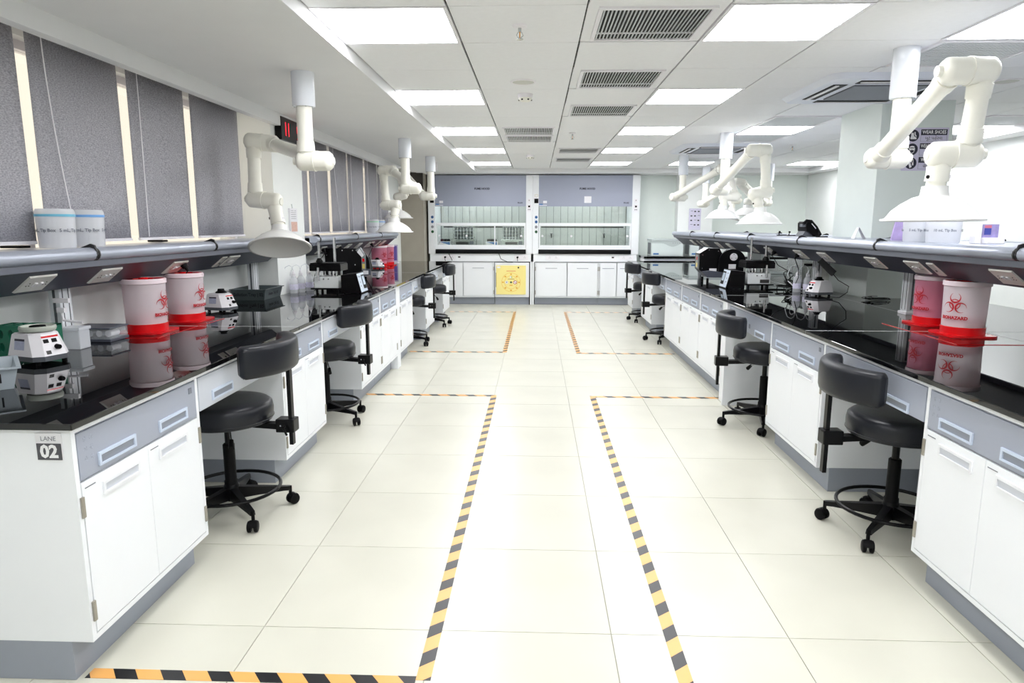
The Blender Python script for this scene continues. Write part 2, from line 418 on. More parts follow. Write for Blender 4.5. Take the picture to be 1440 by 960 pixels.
# ---- roller blinds
BLS = [(0.75, 1.37), (1.45, 2.07), (2.15, 2.865), (2.935, 3.56), (3.64, 4.215), (4.30, 4.975), (6.02, 6.44), (6.50, 7.075), (7.16, 7.775), (7.84, 8.525), (8.62, 9.25), (9.30, 9.95)]
cords = {3: [(2.10, 2.99, 0.0), ], 4: [(0, 3.71, 0)]}
for k, (a, b) in enumerate(BLS):
    nb = len(BLS)
    place = ['nearest the camera, mostly outside the picture', 'second, outside the picture', 'at the left edge of the picture',
             'behind the two pipette tip jars', 'behind the biohazard bins on the wall bench', 'just before the white pillar with the clock',
             'just behind the white pillar', 'second beyond the white pillar', 'third beyond the white pillar', 'fourth beyond the white pillar',
             'behind the far pipette tip jar', 'last before the brown alcove'][k]
    t = thing('roller_blind', 'grey roller blind, ' + place, 'blind', (-2.15, (a+b)/2, 2.19), 'grey roller blinds on the window wall')
    fb = MB(); ny = 14; zs = [1.305, 1.5, 1.8, 2.19]
    vs = []; 
    for z in zs:
        for i in range(ny+1):
            y = a + (b-a)*i/ny; vs.append((-2.15 + 0.004*math.sin(i*1.3+k)*(2.2-z), y, z))
    fs = [(r*(ny+1)+i, r*(ny+1)+i+1, (r+1)*(ny+1)+i+1, (r+1)*(ny+1)+i) for r in range(3) for i in range(ny)]
    o = fb.add(vs, fs, True).build('fabric', BLIND, t)
    md = o.modifiers.new('thickness', 'SOLIDIFY'); md.thickness = 0.002
    MB().cyl((-2.16, a, 2.195), (-2.16, b, 2.195), 0.018, n=12).build('roller', WHITEP, t)
    box('bottom_bar', WHITEP, t, -2.158, -2.142, a, b, 1.292, 1.306)
    if k != 5 and k >= 2:
        y0 = a+0.07; sw = [0, 0, 0.0, 0.10, -0.01, 0, 0.03, 0.13, 0.22, 0.03, 0.02, 0.0][k]
        pts = [(-2.13, y0 + sw*(s**1.6), 2.17-0.86*s) for s in [i/10 for i in range(11)]]
        MB().tube(pts, 0.0028, 5).build('pull_cord', WHITEP, t)

# ---- ceiling lights
first = None
for (x0, y0) in LIGHTS:
    row = round((y0-3.068)/1.8)
    colname = {-0.989: 'in the left row', 0.811: 'in the row right of the air grilles', 2.011: 'over the island bench', 3.811: 'in the far right row'}[x0]
    pos = {-2: 'behind the camera', -1: 'just behind the camera', 0: 'nearest in view', 1: 'second from the camera', 2: 'third from the camera', 3: 'fourth from the camera', 4: 'farthest, by the fume hoods'}[row]
    lab = 'LED ceiling panel %s, %s' % (colname, pos)
    if first is None:
        t = thing('ceiling_light', lab, 'light', (x0+0.3, y0+0.3, ZC), 'LED ceiling panels')
        fr = MB()
        for a in ((x0+.002, x0+.02, y0+.002, y0+.598), (x0+.58, x0+.598, y0+.002, y0+.598), (x0+.02, x0+.58, y0+.002, y0+.02), (x0+.02, x0+.58, y0+.58, y0+.598)):
            fr.box(*a, ZC-0.003, ZC+0.011)
        fr.build('frame', WHITEP, t)
        box('diffuser', LAMPM, t, x0+.02, x0+.58, y0+.02, y0+.58, ZC-0.001, ZC+0.008)
        register(t); first = t
    else:
        t = dup_tree(first); t.location = (x0+0.3, y0+0.3, ZC); t['label'] = lab; OFF[t.name] = tuple(t.location)

# ---- ceiling grilles
def grille(x0, y0, kind, lab):
    t = thing('air_grille', lab, 'vent', (x0+0.3, y0+0.3, ZC), 'ceiling air grilles')
    box('tile_panel', CTILE, t, x0+.003, x0+.597, y0+.002, y0+.598, ZC+0.004, ZC+0.012)
    if kind == 1:
        gx0, gx1, gy0, gy1 = x0+0.07, x0+0.54, y0+0.06, y0+0.54
    else: gx0, gx1, gy0, gy1 = x0+0.04, x0+0.56, y0+0.04, y0+0.56
    f = MB()
    for a in ((gx0-.02, gx0, gy0-.02, gy1+.02), (gx1, gx1+.02, gy0-.02, gy1+.02), (gx0, gx1, gy0-.02, gy0), (gx0, gx1, gy1, gy1+.02)):
        f.box(*a, ZC-0.006, ZC+0.004)
    if kind == 1: f.box(gx0, gx1, (gy0+gy1)/2+0.13, (gy0+gy1)/2+0.14, ZC-0.003, ZC+0.003)
    f.build('frame', WHITEP, t)
    box('duct_opening', mat('duct_black', (12, 12, 12), 0.8, var=0.0), t, gx0, gx1, gy0, gy1, ZC+0.0025, ZC+0.0042)
    b = MB()
    if kind == 1:
        n = 27
        for k in range(n):
            x = gx0 + (gx1-gx0)*(k+0.5)/n
            b.add([(x-.0045, gy0, ZC-.004), (x+.0035, gy0, ZC+.0025), (x+.0045, gy0, ZC+.0025), (x-.0035, gy0, ZC-.004),
                   (x-.0045, gy1, ZC-.004), (x+.0035, gy1, ZC+.0025), (x+.0045, gy1, ZC+.0025), (x-.0035, gy1, ZC-.004)],
                  [(0,1,2,3),(4,7,6,5),(0,4,5,1),(1,5,6,2),(2,6,7,3),(3,7,4,0)])
            b.box(x-.004, x-.001, gy0, gy1, ZC-0.004, ZC+0.002)
    else:
        n = 26
        for k in range(n):
            x = gx0 + (gx1-gx0)*(k+0.5)/n; b.box(x-.0035, x+.0035, gy0, gy1, ZC-0.003, ZC+0.0)
            y = gy0 + (gy1-gy0)*(k+0.5)/n; b.box(gx0, gx1, y-.0035, y+.0035, ZC-0.002, ZC+0.001)
    o = b.build('louver', CABWI, t); o['kind'] = 'stuff'
gl = ['bar grille, nearest and largest, right of the ceiling centre line', 'bar grille, second in its column', 'bar grille, third in its column', 'bar grille, fourth in its column towards the fume hoods',
      'bar grille, farthest in its column near the fume hoods', 'bar grille left of the centre line, nearer of the pair', 'bar grille left of the centre line, farther of the pair',
      'mesh grille behind the nearest fume arm over the island bench', 'mesh grille in front of the middle light over the island', 'mesh grille beyond the middle light over the island', 'mesh grille before the farthest island light',
      'mesh grille nearest in the far right light row', 'mesh grille farther in the far right light row']
for (x0, y0, k), l in zip(GRILLES, gl): grille(x0, y0, k, 'white ceiling ' + l)

# ---- cassette air conditioners
def cassette(cx, cy, lab):
    t = thing('air_conditioner', lab, 'air conditioner', (cx, cy, ZC), 'ceiling cassette air conditioners')
    h = 0.475
    def rr(hh, r, n=5):
        p = []
        for sx, sy, a0 in ((1,1,0),(-1,1,PI/2),(-1,-1,PI),(1,-1,1.5*PI)):
            for i in range(n+1):
                a = a0 + PI/2*i/n; p.append((cx+sx*(hh-r)+math.cos(a)*r, cy+sy*(hh-r)+math.sin(a)*r))
        return p
    m_ = MB(); P1 = rr(h, 0.08); P2 = rr(h-0.03, 0.07); n = len(P1)
    m_.add([(p[0], p[1], ZC) for p in P1] + [(p[0], p[1], ZC-.03) for p in P2], [(i, (i+1) % n, n+(i+1) % n, n+i) for i in range(n)], True)
    m_.add([(p[0], p[1], ZC-.03) for p in P2], [tuple(range(n))])
    m_.build('cover', mat('ac_white', (226, 230, 240), 0.4, var=0.0), t)
    box('return_grille', mat('ac_mesh_grey', (96, 99, 106), 0.5, var=0.0), t, cx-.24, cx+.24, cy-.24, cy+.24, ZC-0.036, ZC-0.03)
    b = MB()
    for k in range(24):
        y = cy-.23+.46*k/23; b.box(cx-.235, cx+.235, y-.004, y+.004, ZC-.041, ZC-.036)
    o = b.build('grille_bar', mat('ac_bar_grey', (160, 164, 172), 0.5, var=0.0), t); o['kind'] = 'stuff'
    for sx, sy in ((1,0),(-1,0),(0,1),(0,-1)):
        c0 = Vector((cx+sx*.335, cy+sy*.335, 0)); hx, hy = (.045, .26) if sx else (.26, .045)
        s_ = box('air_slot', BLKP, t, c0.x-hx, c0.x+hx, c0.y-hy, c0.y+hy, ZC-0.0325, ZC-0.029)
        hx, hy = (.012, .25) if sx else (.25, .012)
        box('flap', WHITEP, s_, c0.x+sx*.016-hx, c0.x+sx*.016+hx, c0.y+sy*.016-hy, c0.y+sy*.016+hy, ZC-0.040, ZC-0.034, bev=0.002)
cassette(2.27, 4.87, 'white ceiling cassette air conditioner behind the nearest fume arm')
cassette(2.14, 8.5, 'white ceiling cassette air conditioner, farther one above the middle fume arms')

# ---- sprinklers, smoke detectors, speakers
def sprinkler(x, y, lab):
    t = thing('sprinkler', lab, 'sprinkler', (x, y, ZC), 'ceiling sprinklers')
    MB().lathe([(0, 0), (.035, 0), (.033, -.008), (.012, -.012), (0, -.012)], (x, y, ZC), n=20).build('rose', WHITEP, t)
    MB().cyl((x, y, ZC-.01), (x, y, ZC-.03), .008, n=10).tube([(x-.008, y, ZC-.03), (x-.016, y, ZC-.045), (x, y, ZC-.06)], .0025, 6).tube([(x+.008, y, ZC-.03), (x+.016, y, ZC-.045), (x, y, ZC-.06)], .0025, 6).build('body', STEEL, t)
    MB().cyl((x, y, ZC-.03), (x, y, ZC-.058), .003, n=8).build('bulb', mat('orange_bulb', (220, 150, 60), 0.2, var=0.0), t)
    MB().cyl((x, y, ZC-.06), (x, y, ZC-.063), .016, n=12).build('deflector', STEEL, t)
sprinkler(-0.085, 3.36, 'small steel sprinkler in the ceiling tile before the round speaker')
sprinkler(0.356, 7.1, 'small steel sprinkler between the bar grilles right of the centre line')
sprinkler(2.95, 8.2, 'small steel sprinkler beyond the far cassette air conditioner')
def speaker(x, y, lab):
    t = thing('ceiling_speaker', lab, 'speaker', (x, y, ZC), 'round ceiling speakers')
    MB().lathe([(.085, 0), (.085, -.004), (.076, -.007), (.07, -.004), (.07, 0)], (x, y, ZC), n=32).build('rim', WHITEP, t)
    MB().cyl((x, y, ZC-.004), (x, y, ZC-.002), .07, n=32).build('grille', mat('speaker_mesh', (205, 206, 200), 0.6, var=0.05, vscale=300), t)
speaker(-0.093, 4.62, 'round white ceiling speaker before the smoke detector')
speaker(3.01, 4.68, 'round white ceiling speaker right of the near air conditioner')
def smoke(x, y, lab):
    t = thing('smoke_detector', lab, 'smoke detector', (x, y, ZC), 'smoke detectors')
    MB().lathe([(0, 0), (.055, 0), (.053, -.02), (.048, -.026), (0, -.026)], (x, y, ZC), n=24).build('base', WHITEP, t)
    MB().lathe([(.048, -.026), (.046, -.04), (.03, -.05), (0, -.052)], (x, y, ZC), n=24).build('cap', ARMW, t)
    for k in range(6):
        a = 2*PI*k/6; box('vent_slot', BLKP, t, x+.043*math.cos(a)-.006, x+.043*math.cos(a)+.006, y+.043*math.sin(a)-.006, y+.043*math.sin(a)+.006, ZC-.044, ZC-.036)
smoke(-0.087, 5.05, 'round cream smoke detector, nearer one, beyond the speaker')
smoke(-0.09, 9.3, 'round cream smoke detector, far one near the fume hoods')

# ---- hazard tape on the floor
def tape(lab, strips):
    t = thing('floor_tape', lab, 'tape', (strips[0][0], strips[0][1], 0))
    for (xa, ya, xb, yb) in strips:
        L = math.hypot(xb-xa, yb-ya); m_ = MB().box(0, L, -.023, .023, 0.0003, 0.0011)
        o = m_.build('tape_strip', TAPE, None); o.parent = t
        o.location = (xa-strips[0][0], ya-strips[0][1], 0); o.rotation_euler = (0, 0, math.atan2(yb-ya, xb-xa))
tape('black and orange striped floor tape outlining the near left work zone', [(-0.337, 1.86, -0.337, 5.40), (-1.39, 5.38, -0.36, 5.38), (-1.38, 1.855, -0.36, 1.855)])
tape('black and orange striped floor tape outlining the far left work zone', [(-0.337, 7.28, -0.337, 10.82), (-1.39, 7.30, -0.36, 7.30), (-1.39, 10.80, -0.36, 10.80)])
tape('black and orange striped floor tape outlining the near right work zone', [(0.468, 5.40, 0.468, 0.9), (0.49, 5.38, 1.51, 5.38)])
tape('black and orange striped floor tape outlining the far right work zone', [(0.470, 10.82, 0.470, 7.26), (0.49, 7.28, 1.51, 7.28), (0.49, 10.80, 1.51, 10.80)])

# ================================================================== BENCHES
def handle(parent, xf, s, yc, zc, white=False, w=0.19):
    """recessed pull set in a drawer or door: frame with a sunk pocket"""
    fm = HANDW if white else HANDB; h = .021; d = .006
    f = MB(); x0 = xf + s*.001; x1 = xf - s*d
    f.box(x0, x1, yc-w/2, yc+w/2, zc+h-.010, zc+h); f.box(x0, x1, yc-w/2, yc+w/2, zc-h, zc-h+.007)
    f.box(x0, x1, yc-w/2, yc-w/2+.010, zc-h+.007, zc+h-.010); f.box(x0, x1, yc+w/2-.010, yc+w/2, zc-h+.007, zc+h-.010)
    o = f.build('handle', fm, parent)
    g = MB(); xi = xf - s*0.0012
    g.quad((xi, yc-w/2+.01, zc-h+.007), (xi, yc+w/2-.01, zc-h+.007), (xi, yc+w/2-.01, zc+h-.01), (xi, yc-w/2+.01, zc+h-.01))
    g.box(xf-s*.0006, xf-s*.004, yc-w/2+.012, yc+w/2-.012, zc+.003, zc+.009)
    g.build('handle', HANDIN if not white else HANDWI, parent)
def hinge(parent, xf, s, y, z):
    MB().box(xf+s*.001, xf-s*.006, y-.007, y+.007, z-.032, z+.032, bev=.002).build('hinge', HINGE, parent)

def cabinet(s, xf, y0, y1, depth, lab, doors=2, stickers=True):
    """base cabinet; s=-1 stands left of the aisle (front faces +x), s=+1 stands right"""
    cx = xf + s*depth/2
    t = thing('base_cabinet', lab, 'cabinet', (cx, (y0+y1)/2, 0), 'white laboratory base cabinets')
    b = MB()
    b.box(xf+s*.012, xf+s*depth, y0, y1, .13, .80)
    for a in ((y0, y0+.018, .13, .80), (y1-.018, y1, .13, .80)): b.box(xf, xf+s*.012, a[0], a[1], a[2], a[3])
    b.box(xf, xf+s*.012, y0+.018, y1-.018, .13, .148); b.box(xf, xf+s*.012, y0+.018, y1-.018, .782, .80)
    b.build('carcass', CABW, t)
    box('plinth', PLINTH, t, xf+s*.068, xf+s*(depth-.02), y0+.001, y1-.001, 0.0012, .13)
    ya, yb = y0+.021, y1-.021; ym = (ya+yb)/2
    d = box('drawer', CABG, t, xf+s*.010, xf-s*.0015, ya, yb, .634, .776, bev=.0015)
    w = y1-y0
    for q in (0.275, 0.735): handle(d, xf-s*.0015, s, y0+w*q, .672, w=.19*w/.72)
    k = MB().box(xf-s*.002, xf-s*.0035, yb-.05 if s < 0 else ya+.03, yb-.028 if s < 0 else ya+.052, .735, .757).build('key_label', PRINTG, d)
    if stickers:
        g = MB()
        yy = ya+.02 if s < 0 else yb-.02
        for q in range(3):
            for r in range(2):
                c = Vector((xf-s*.0022, yy - s*(.012+.028*r), .752-.03*q))
                g.add([c+Vector((0, math.cos(a)*.009, math.sin(a)*.009)) for a in [2*PI*i/10 for i in range(10)]], [tuple(range(10))])
        g.build('hazard_icon', mat('icon_print', (158, 164, 178), 0.6, var=0.25, vscale=200), d)
    if doors == 2:
        for (a, b_, hs) in ((ya, ym-.001, -1), (ym+.001, yb, 1)):
            dr = box('door', CABW, t, xf+s*.010, xf-s*.0015, a, b_, .152, .627, bev=.0015)
            handle(dr, xf-s*.0015, s, (a+b_)/2 - hs*.0 + (0.015 if hs < 0 else -0.015), .578, True, w=.19*w/.72)
            for z in (.555, .225): hinge(dr, xf-s*.001, s, a-.006 if hs < 0 else b_+.006, z)
            if hs < 0 or True:
                lb = MB().box(xf-s*.002, xf-s*.003, (a+.012 if s < 0 else b_-.06), (a+.06 if s < 0 else b_-.012), .606, .609).build('small_label', PRINTG, dr)
    return t
def knee(s, xf, y0, y1, depth, lab):
    t = thing('knee_bridge', lab, 'bench unit', (xf+s*depth/2, (y0+y1)/2, .64), 'drawers over the knee spaces')
    b = MB(); b.box(xf+s*.012, xf+s*(depth-.1), y0+.001, y1-.001, .655, .80); b.box(xf, xf+s*.012, y0+.001, y1-.001, .784, .80)
    b.build('carcass', CABW, t)
    d = box('drawer', CABLG if s < 0 else CABG, t, xf+s*.010, xf-s*.0015, y0+.006, y1-.006, .645, .779, bev=.0015)
    handle(d, xf-s*.0015, s, y0+.205, .685 if s < 0 else .668)
    MB().box(xf-s*.002, xf-s*.0035, y0+.41, y0+.44, .68, .71).build('key_label', PRINTG, d)
    p = thing('modesty_board', lab.replace('pale grey drawer front over', 'white back panel inside').replace('grey drawer front over', 'white back panel inside'), 'panel', (xf+s*(depth-.05), (y0+y1)/2, 0), 'panels closing the knee spaces')
    MB().box(xf+s*(depth-.06), xf+s*(depth-.04), y0+.001, y1-.001, .13, .80).build('back_panel', CABW, p)
    MB().box(xf+s*(depth-.075), xf+s*(depth-.04), y0+.001, y1-.001, .0012, .129).build('plinth', PLINTH, p)

# left wall bench
XF = -1.33
cab_l = [(1.82, 2.55), (3.43, 4.13), (5.02, 5.70), (5.70, 6.38), (6.53, 7.22), (8.08, 8.78), (9.60, 10.35)]
knee_l = [(2.55, 3.43), (4.13, 5.02), (7.22, 8.08), (8.78, 9.60)]
pl = ['nearest on the left, number sign on its end', 'between the first and second stool on the left', 'just beyond the second left stool', 'second beyond the second left stool',
      'before the third left stool', 'between the third and fourth left stool', 'at the far end of the left bench']
for i, ((a, b), l) in enumerate(zip(cab_l, pl)):
    c = cabinet(-1, XF, a, b, .60, 'white base cabinet, grey drawer, ' + l, stickers=(i < 3))
    if i == 0: cab0 = c
fil = tag(MB().box(XF, XF-.6, 6.38, 6.53, .0012, .80).build('filler_panel', CABW), 'white filler panel between cabinets before the third left stool', 'panel')
for (a, b), l in zip(knee_l, ['nearest on the left', 'second on the left', 'third on the left', 'last on the left']):
    knee(-1, XF, a, b, .60, 'pale grey drawer front over the knee space, ' + l)
# number sign on the end panel
sg = tag(MB().box(-1.432, -1.356, 1.8165, 1.8195, .706, .787).build('lane_sign', PAPER), 'small black and white sign reading LANE 02 on the left bench end', 'sign')
MB().box(-1.430, -1.358, 1.815, 1.8165, .708, .757).build('number_field', mat('sign_grey', (78, 78, 84), 0.5, var=0.0), sg)
text('LANE', .019, (-1.394, 1.8155, .771), (1,0,0), (0,0,1), PRINTG, sg)
text('02', .052, (-1.394, 1.8142, .732), (1,0,0), (0,0,1), PRINTW, sg, bold=.0022)

# worktop slabs
def worktop(name_lab, slabs, seams):
    x = sum(a[0]+a[1] for a in slabs)/(2*len(slabs))
    t = thing('worktop', name_lab, 'worktop', (x, 6.0, .80))
    for a in slabs: box('slab', GRANITE, t, *a, .8005, .82, bev=.0022)
    mb = MB()
    for a in seams: box('seam', SEAL, t, *a, .805, .8203)
    return t
g = .003
ys = [1.80, 3.665, 5.53, 7.6, 10.55]
sl = []
sl.append((XL+.004, -1.31, 1.80, 3.665-g)); sl.append((XL+.004, -1.31, 3.665+g, 5.325)); sl.append((-2.045, -1.31, 5.33, 6.0))
sl.append((XL+.004, -1.31, 6.005, 8.0-g)); sl.append((XL+.004, -1.31, 8.0+g, 10.55))
worktop('glossy black worktop of the wall bench on the left', sl, [(XL+.01, -1.313, 3.665-g, 3.665+g), (XL+.01, -1.313, 8.0-g, 8.0+g)])

# right island bench
XG = 1.47
cab_r = [(1.80, 2.52), (3.43, 4.23), (5.33, 6.08), (6.08, 6.87), (6.87, 7.72), (8.60, 9.45), (10.30, 10.85)]
knee_r = [(2.52, 3.43), (4.23, 5.15), (7.72, 8.60), (9.45, 10.30)]
prl = ['nearest on the right, cut by the picture edge', 'between the first and second stool on the right', 'just beyond the second right stool', 'second beyond the second right stool',
       'before the third right stool', 'between the third and fourth right stool', 'at the far end of the island bench']
for i, ((a, b), l) in enumerate(zip(cab_r, prl)): cabinet(1, XG, a, b, .60, 'white base cabinet, grey drawer, ' + l, stickers=(i < 3))
cabinet(1, XG, 1.02, 1.80, .60, 'white base cabinet on the right beside the camera, outside the picture', stickers=False)
tag(MB().box(XG-.02, XG+.6, 5.152, 5.19, .0012, .80).box(XG, XG+.6, 5.19, 5.33, .0012, .80).build('filler_panel', CABW), 'white full-height panel behind the second right stool', 'panel')
for (a, b), l in zip(knee_r, ['nearest on the right', 'second on the right', 'third on the right', 'last on the right']):
    knee(1, XG, a, b, .60, 'grey drawer front over the knee space, ' + l)
tag(MB().box(2.10, 3.25, 1.02, 5.35, .0012, .80).box(2.10, 2.56, 5.35, 6.06, .0012, .80).box(2.10, 3.25, 6.06, 10.85, .0012, .80).build('cabinet_back', CABW), 'white back row of cabinets of the island bench', 'cabinet')
XA, XB, XM = 1.45, 3.30, 2.38
sl = []; sm = []
yy = [1.0, 1.80, 3.655, 5.52, 7.4, 9.2, 10.88]
for a, b in zip(yy[:-1], yy[1:]):
    sl.append((XA, XM-g*.7, a+g, b-g))
    if a == 5.52:
        sl.append((XM+g*.7, 2.565, a+g, b-g)); sl.append((2.565, 3.105, 6.055, b-g)); sl.append((3.105, XB, a+g, b-g))
    elif b == 5.52:
        sl.append((XM+g*.7, XB, a+g, 5.355)); sl.append((XM+g*.7, 2.565, 5.355, b-g)); sl.append((3.105, XB, 5.355, b-g))
    else: sl.append((XM+g*.7, XB, a+g, b-g))
for a in (1.80, 3.655, 5.52, 7.4, 9.2):
    sm.append((XA+.002, 2.5, a-g, a+g) if a == 5.52 else (XA+.002, XB, a-g, a+g))
sm.append((XM-g*.7, XM+g*.7, 1.0, 10.88))
worktop('glossy black worktop of the island bench on the right', sl, sm)
tag(MB().cyl((2.48, 4.60, .8202), (2.48, 4.60, .8225), .035, n=28).build('cable_grommet', GREYP), 'round grey cable grommet in the island worktop, nearer one', 'grommet')
tag(MB().cyl((2.95, 4.98, .8202), (2.95, 4.98, .8225), .035, n=28).build('cable_grommet', GREYP), 'round grey cable grommet in the island worktop, farther one', 'grommet')
tag(MB().tube([(2.0, 3.95, .8215), (2.0, 3.24, .8215), (2.72, 3.24, .8215)], .0013, 5).build('red_tape_line', RED), 'thin red marking line under the bins on the island', 'tape')
tag(MB().tube([(-1.87, 3.24, .8215), (-1.87, 3.97, .8215)], .0013, 5).tube([(-2.05, 3.24, .8215), (-1.87, 3.24, .8215)], .0013, 5).build('red_tape_line', RED), 'thin red marking line under the bins on the left bench', 'tape')

# ---- service raceway above the worktops
def raceway(lab, s, xc, dfront, ya, yb, joints, plates, double=False, plugs=(), dz=0.0):
    """s=-1: nose towards +x. xc = rear or centre line"""
    t = thing('service_raceway', lab, 'raceway', (xc, (ya+yb)/2, 1.1))
    def X(d): return xc - s*d            # d = distance out from the rear
    D = dfront
    for sd in ((s,) if not double else (s, -s)):
        def X(d, sd=sd): return xc - sd*d
        segs = [ya] + [j for j in joints if ya < j < yb] + [yb]
        prof = [(D-.075, 1.287), (D-.03, 1.289), (D-.012, 1.283), (D-.002, 1.270), (D, 1.255), (D-.006, 1.240), (D-.018, 1.232), (D-.075, 1.232)]
        for a, b in zip(segs[:-1], segs[1:]):
            MB().prism([(X(d), z) for d, z in prof], 'y', a+.004, b-.004, True).build('rail', ALU, t)
        for j in segs[1:-1]:
            MB().prism([(X(d+(.002 if d > D-.06 else 0)), z+(.016 if z > 1.27 and d > D-.05 else 0)) for d, z in prof], 'y', j-.013, j-.003).prism([(X(d+(.0025 if d > D-.06 else 0)), z) for d, z in prof], 'y', j+.001, j+.011).build('joint_clip', RACEC, t)
        MB().prism([(X(d), z) for d, z in ((D-.02, 1.231), (D-.03, 1.204), (D-.05, 1.200), (D-.06, 1.231))], 'y', ya+.002, yb-.002).build('lip', RACEM, t)
        MB().prism([(X(d), z) for d, z in ((D-.045, 1.205), (D-.17, 1.105), (D-.19, 1.105), (D-.19, 1.215), (D-.05, 1.215))], 'y', ya, yb).build('socket_face', RACE, t)
    box('top_plate', ALU, t, (xc-D+.07) if double else X(D-.07), (xc+D-.07) if double else xc, ya, yb, 1.272, 1.284)
    box('core', RACE, t, (xc-D+.19) if double else X(D-.19), (xc+D-.19) if double else xc, ya, yb, 1.13, 1.272)
    # socket plates on the sloping face
    A = Vector((xc - s*(D-.045), 0, 1.205)); B = Vector((xc - s*(D-.17), 0, 1.105)); dn = (B-A).normalized()
    nrm = Vector((-s*abs(dn.z), 0, -abs(dn.x)))
    base = A + (B-A)*.52
    global SOCKMESH
    for (yc, w) in plates:
        m_ = MB(); c = base + Vector((0, yc, 0))
        def q(u, v, h): return c + dn*u + Vector((0, v, 0)) + nrm*h
        hw, hh = w/2, .052
        vs = [q(-hh, -hw, .001), q(hh, -hw, .001), q(hh, hw, .001), q(-hh, hw, .001), q(-hh+.004, -hw+.004, .008), q(hh-.004, -hw+.004, .008), q(hh-.004, hw-.004, .008), q(-hh+.004, hw-.004, .008)]
        m_.add(vs, [(3,2,1,0),(4,5,6,7),(0,1,5,4),(1,2,6,5),(2,3,7,6),(3,0,4,7)])
        p = m_.build('socket_plate', SOCK, t)
        if w > .1:
            for v0 in (-.012, .020):
                sw = MB(); vs = [q(-.012, v0-.008, .008), q(.014, v0-.008, .008), q(.014, v0+.008, .008), q(-.012, v0+.008, .008), q(-.012, v0-.008, .015), q(.014, v0-.008, .010), q(.014, v0+.008, .010), q(-.012, v0+.008, .015)]
                sw.add(vs, [(3,2,1,0),(4,5,6,7),(0,1,5,4),(1,2,6,5),(2,3,7,6),(3,0,4,7)]); sw.build('switch', WHITEP, p)
            h = MB()
            for v0 in (-.045, .05):
                for du, dv in ((-.010, 0), (.006, -.008), (.006, .008)):
                    h.cyl(q(du, v0+dv, .0075), q(du, v0+dv, .0092), .0028, n=8)
            h.build('socket_hole', SOCKD, p)
        else:
            MB().cyl(q(.008, 0, .0075), q(.008, 0, .0095), .007, n=10).build('socket_hole', SOCKD, p)
    for ch in bpy.data.objects:
        if ch.parent == t: ch.location.z += dz
    return base, dn, nrm
RBL = raceway('grey service raceway with socket plates over the near left bench', -1, -2.296, .35, 0.9, 5.30, [1.75, 2.97, 4.10],
        [(1.95, .16), (2.709, .16), (3.166, .16), (3.801, .16), (4.35, .07), (4.50, .16)], dz=-.013)
raceway('grey service raceway with socket plates over the far left bench, beyond the pillar', -1, -2.296, .35, 6.03, 9.62, [6.12, 7.44, 8.6],
        [(6.446, .16), (6.917, .16), (7.345, .16), (7.797, .16), (8.235, .07), (8.40, .16), (8.78, .07), (9.05, .16)], dz=-.013)
RBR = raceway('long grey service raceway with socket plates along the middle of the island bench', 1, XM, .38, 1.0, 10.2, [1.74, 2.93, 4.125, 5.33, 6.57, 7.8, 9.02],
        [(2.2, .16), (3.108, .16), (3.66, .065), (3.84, .16), (4.307, .16), (5.044, .16), (5.51, .16), (6.22, .16), (6.716, .16), (7.486, .16), (7.958, .16), (8.639, .16), (8.9, .07), (9.25, .16)], double=True)
def post(x, y, lab, wall=False):
    t = thing('raceway_post', lab, 'post', (x, y, .82), 'aluminium posts carrying the raceways')
    box('profile', POSTM, t, x-.026, x+.026, y-.04, y+.04, .8202, 1.13 if not wall else 1.13, bev=.003)
    for q in (-.02, .02): box('groove', GREYP, t, x-.0272, x+.0272, y+q-.0025, y+q+.0025, .85, 1.12)
    for sgn in (-1, 1): box('side_groove', GREYP, t, x-.006, x+.006, y+sgn*.0402-.001, y+sgn*.0402+.001, .85, 1.12)
    box('foot', WHITEP, t, x-.034, x+.034, y-.05, y+.05, .8202, .838, bev=.003)
for y, l in ((2.6, 'nearest, outside the picture'), (4.40, 'beside the two biohazard bins'), (5.85, 'behind the white vortex mixer'), (7.15, 'behind the roller machine'), (8.7, 'fourth along the island'), (9.95, 'at the far end of the island raceway')):
    post(XM, y, 'aluminium raceway post standing on the island worktop, ' + l)
for y, l in ((3.045, 'behind the translucent container'), (5.20, 'just before the pillar'), (6.35, 'just beyond the pillar'), (8.0, 'behind the far bins'), (9.5, 'at the far end of the left raceway')):
    post(-2.2, y, 'aluminium raceway post on the left bench, ' + l)
tag(MB().box(XL+.002, XL+.05, 1.4, 2.55, 1.00, 1.045, bev=.004).build('cable_trunking', WHITEP), 'white cable trunking on the wall under the left raceway', 'trunking')

